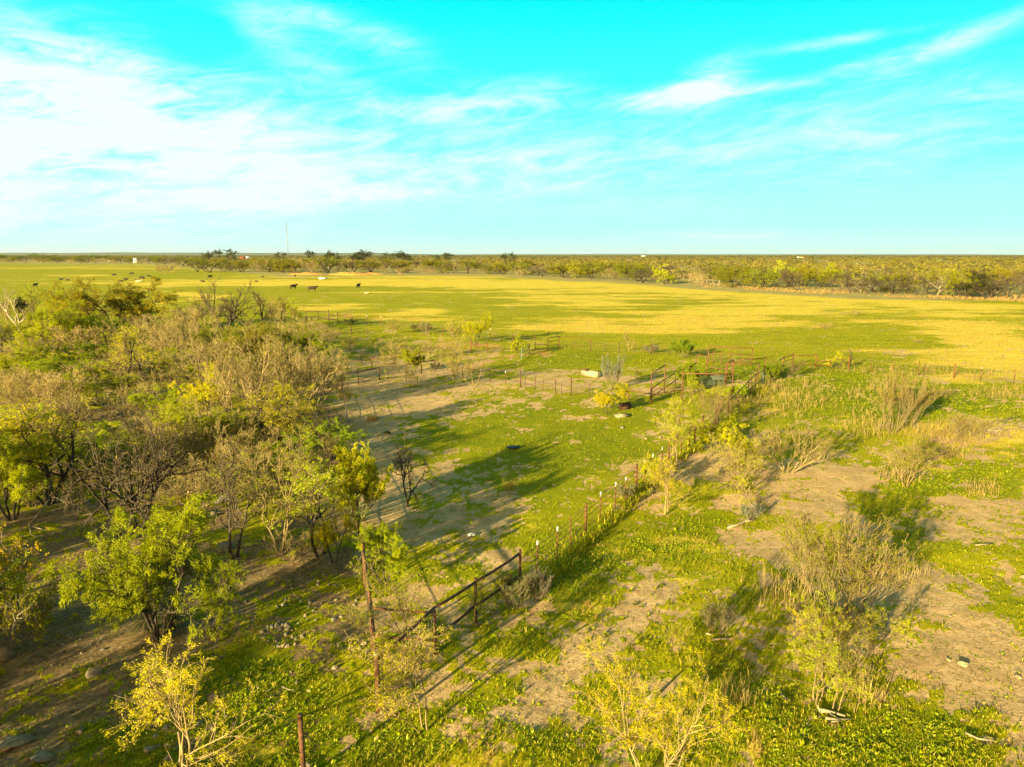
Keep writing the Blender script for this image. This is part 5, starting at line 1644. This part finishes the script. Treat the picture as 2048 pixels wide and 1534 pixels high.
# ------------------------------------------------------------------ cattle
def cow_mesh(pose, mat):
    """one continuous body; nose towards +x, feet at z = 0; about 1.45 m at the shoulder"""
    me = bpy.data.meshes.new('cow')
    bm = bmesh.new()
    sk = []
    def v(p, rx, ry=None, par=None):
        a = bm.verts.new(p)
        sk.append((rx, ry or rx))
        if par is not None:
            bm.edges.new((par, a))
        return a
    lie = pose == 'lying'
    z = .48 if lie else 1.0
    pel = v((-.55, 0, z + .05), .30, .36)
    mid = v((-.05, 0, z), .34, .44, pel)
    ch = v((.45, 0, z + .02), .30, .42, mid)
    sh = v((.72, 0, z + .10), .24, .34, ch)
    rump = v((-.85, 0, z + .10), .25, .30, pel)
    if pose == 'grazing':
        nk = v((1.05, 0, z - .22), .17, .21, sh); hd = v((1.25, 0, z - .58), .13, .15, nk); mz = v((1.33, 0, z - .84), .085, .09, hd)
    else:
        nk = v((1.05, 0, z + .28), .16, .20, sh); hd = v((1.32, 0, z + .42), .13, .15, nk); mz = v((1.60, 0, z + .28), .085, .09, hd)
    for s in (-1, 1):
        e = v((hd.co.x - .05, s * .16, hd.co.z + .08), .05, .03, hd)
        v((hd.co.x - .07, s * .27, hd.co.z + .07), .035, .05, e)
        if lie:
            k = v((.62, s * .24, .22), .11, .11, ch); k2 = v((.95, s * .22, .08), .07, .07, k); v((.70, s * .20, .06), .05, .05, k2)
            k = v((-.55, s * .34, .25), .16, .16, pel); k2 = v((-.15, s * .42, .10), .08, .08, k); v((-.45, s * .40, .06), .05, .05, k2)
        else:
            k = v((.58, s * .19, .72), .13, .14, ch); k2 = v((.60, s * .19, .40), .072, .075, k); k3 = v((.58 + .04 * s, s * .19, .10), .05, .05, k2); v((.63 + .04 * s, s * .19, .04), .06, .06, k3)
            k = v((-.66, s * .19, .76), .17, .17, pel); k2 = v((-.83, s * .18, .46), .078, .08, k); k3 = v((-.76 - .04 * s, s * .18, .11), .052, .052, k2); v((-.70 - .04 * s, s * .18, .04), .06, .06, k3)
    t = v((-1.08, 0, z + .10), .045, .045, rump); t = v((-1.13, 0, z - .25), .03, .03, t); v((-1.12, 0, max(z - .62, .06)), .055, .055, t)
    bm.to_mesh(me)
    bm.free()
    o = bpy.data.objects.new('tmp', me)
    COL.objects.link(o)
    md = o.modifiers.new('s', 'SKIN')
    for sv, r in zip(me.skin_vertices[0].data, sk):
        sv.radius = r
    me.skin_vertices[0].data[0].use_root = True
    md.use_smooth_shade = True
    o.modifiers.new('d', 'SUBSURF').levels = 1
    dg = bpy.context.evaluated_depsgraph_get()
    r = bpy.data.meshes.new_from_object(o.evaluated_get(dg))
    r.name = 'cow_' + pose
    bpy.data.objects.remove(o)
    r.materials.clear()
    r.materials.append(MATS[mat])
    r.polygons.foreach_set('use_smooth', [True] * len(r.polygons))
    return r


CM = {(p, m): cow_mesh(p, m) for p, m in [('standing', 'cow_black'), ('standing', 'cow_brown'), ('grazing', 'cow_black'), ('lying', 'cow_black'), ('lying', 'cow_pale'), ('lying', 'cow_brown')]}
COWS = [(229, 552.5, 'grazing', 'cow_black', 3.1, 1.0, 'black cow grazing, leftmost of the group behind the olive tree'), (264, 549.5, 'grazing', 'cow_black', 3.2, 1.0, 'black cow grazing farthest back in its group'), (284, 559.5, 'grazing', 'cow_black', -.1, 1.1, 'big black cow grazing to the right in front of the calf'),
        (298, 554.5, 'grazing', 'cow_black', .2, .8, 'black calf behind the big grazing cow'), (241, 566.5, 'grazing', 'cow_black', 3.4, 1.0, 'black cow grazing low beside the resting ones'), (251, 560, 'lying', 'cow_black', 0, 1.0, 'black cow resting in the middle of the group'), (277, 565, 'lying', 'cow_pale', .1, 1.1, 'pale cow resting below the big grazing one'),
        (275, 563, 'lying', 'cow_black', 2.9, .9, 'dark cow resting just behind the pale one'), (420, 556.5, 'standing', 'cow_black', 1.2, 1.05, 'black cow standing alone seen from behind on the straw strip'), (406, 564.5, 'lying', 'cow_black', 3, .8, 'black calf resting near the lone standing cow'), (587, 578.8, 'standing', 'cow_brown', .9, 1.15, 'dark brown cow looking round, left of the pair in the open pasture'),
        (625, 583.5, 'standing', 'cow_brown', .15, 1.2, 'dark brown cow standing side-on in the open pasture'), (717, 577, 'standing', 'cow_black', 1.35, 1.15, 'black cow seen from behind, rightmost in the open pasture'), (733, 587.5, 'lying', 'cow_pale', 0, .55, 'tiny calf lying below the rightmost cow'),
        (176, 525.5, 'standing', 'cow_black', .2, 1.5, 'black cow at the far left pasture edge'), (122, 560, 'lying', 'cow_black', 0, .9, 'black cow resting at far left, left of two'), (135, 561, 'lying', 'cow_brown', 3, .8, 'brown cow resting at far left, right of two'), (590, 554, 'standing', 'cow_black', 1.5, .8, 'black calf beside the orange bank'),
        (525, 554.5, 'lying', 'cow_black', 0, .7, 'black calf on the straw strip left of the bank'), (512, 564, 'lying', 'cow_brown', 0, .7, 'brown calf resting on the lower straw strip'), (171, 524.8, 'lying', 'cow_black', 1, 1.2, 'dark cow resting beside the far left one'), (71, 574, 'standing', 'cow_black', 1.4, .9, 'dark cow half hidden behind the thin yellow-leaved tree')]
for x, y, pose, mt, rz, s, lab in COWS:
    o = link('cow', CM[(pose, mt)], None, at(x, y))
    o.rotation_euler = (0, 0, rz)
    o.scale = (s, s, s)
    tag(o, lab, 'cow', 'cattle in the pasture')


# ------------------------------------------------------------------ air
def haze():
    me = bpy.data.meshes.new('haze')
    bm = bmesh.new()
    bmesh.ops.create_cube(bm, size=1)
    bm.to_mesh(me)
    bm.free()
    m, b, out = newmat('haze')
    v = b.node('ShaderNodeVolumePrincipled')
    v.inputs['Color'].default_value = (.80, .88, .86, 1)
    v.inputs['Density'].default_value = HAZE
    v.inputs['Anisotropy'].default_value = .2
    b.l.new(v.outputs[0], out.inputs['Volume'])
    me.materials.append(m)
    o = link('haze', me)
    z0, z1 = -4.0, 125.0
    o.location = (0, 8000, (z0 + z1) / 2)
    o.scale = (50000, 26000, z1 - z0)
    tag(o, 'thin haze over the far brush country', 'haze', None, 'stuff')


HAZE = 0.000022
if HAZE:
    haze()
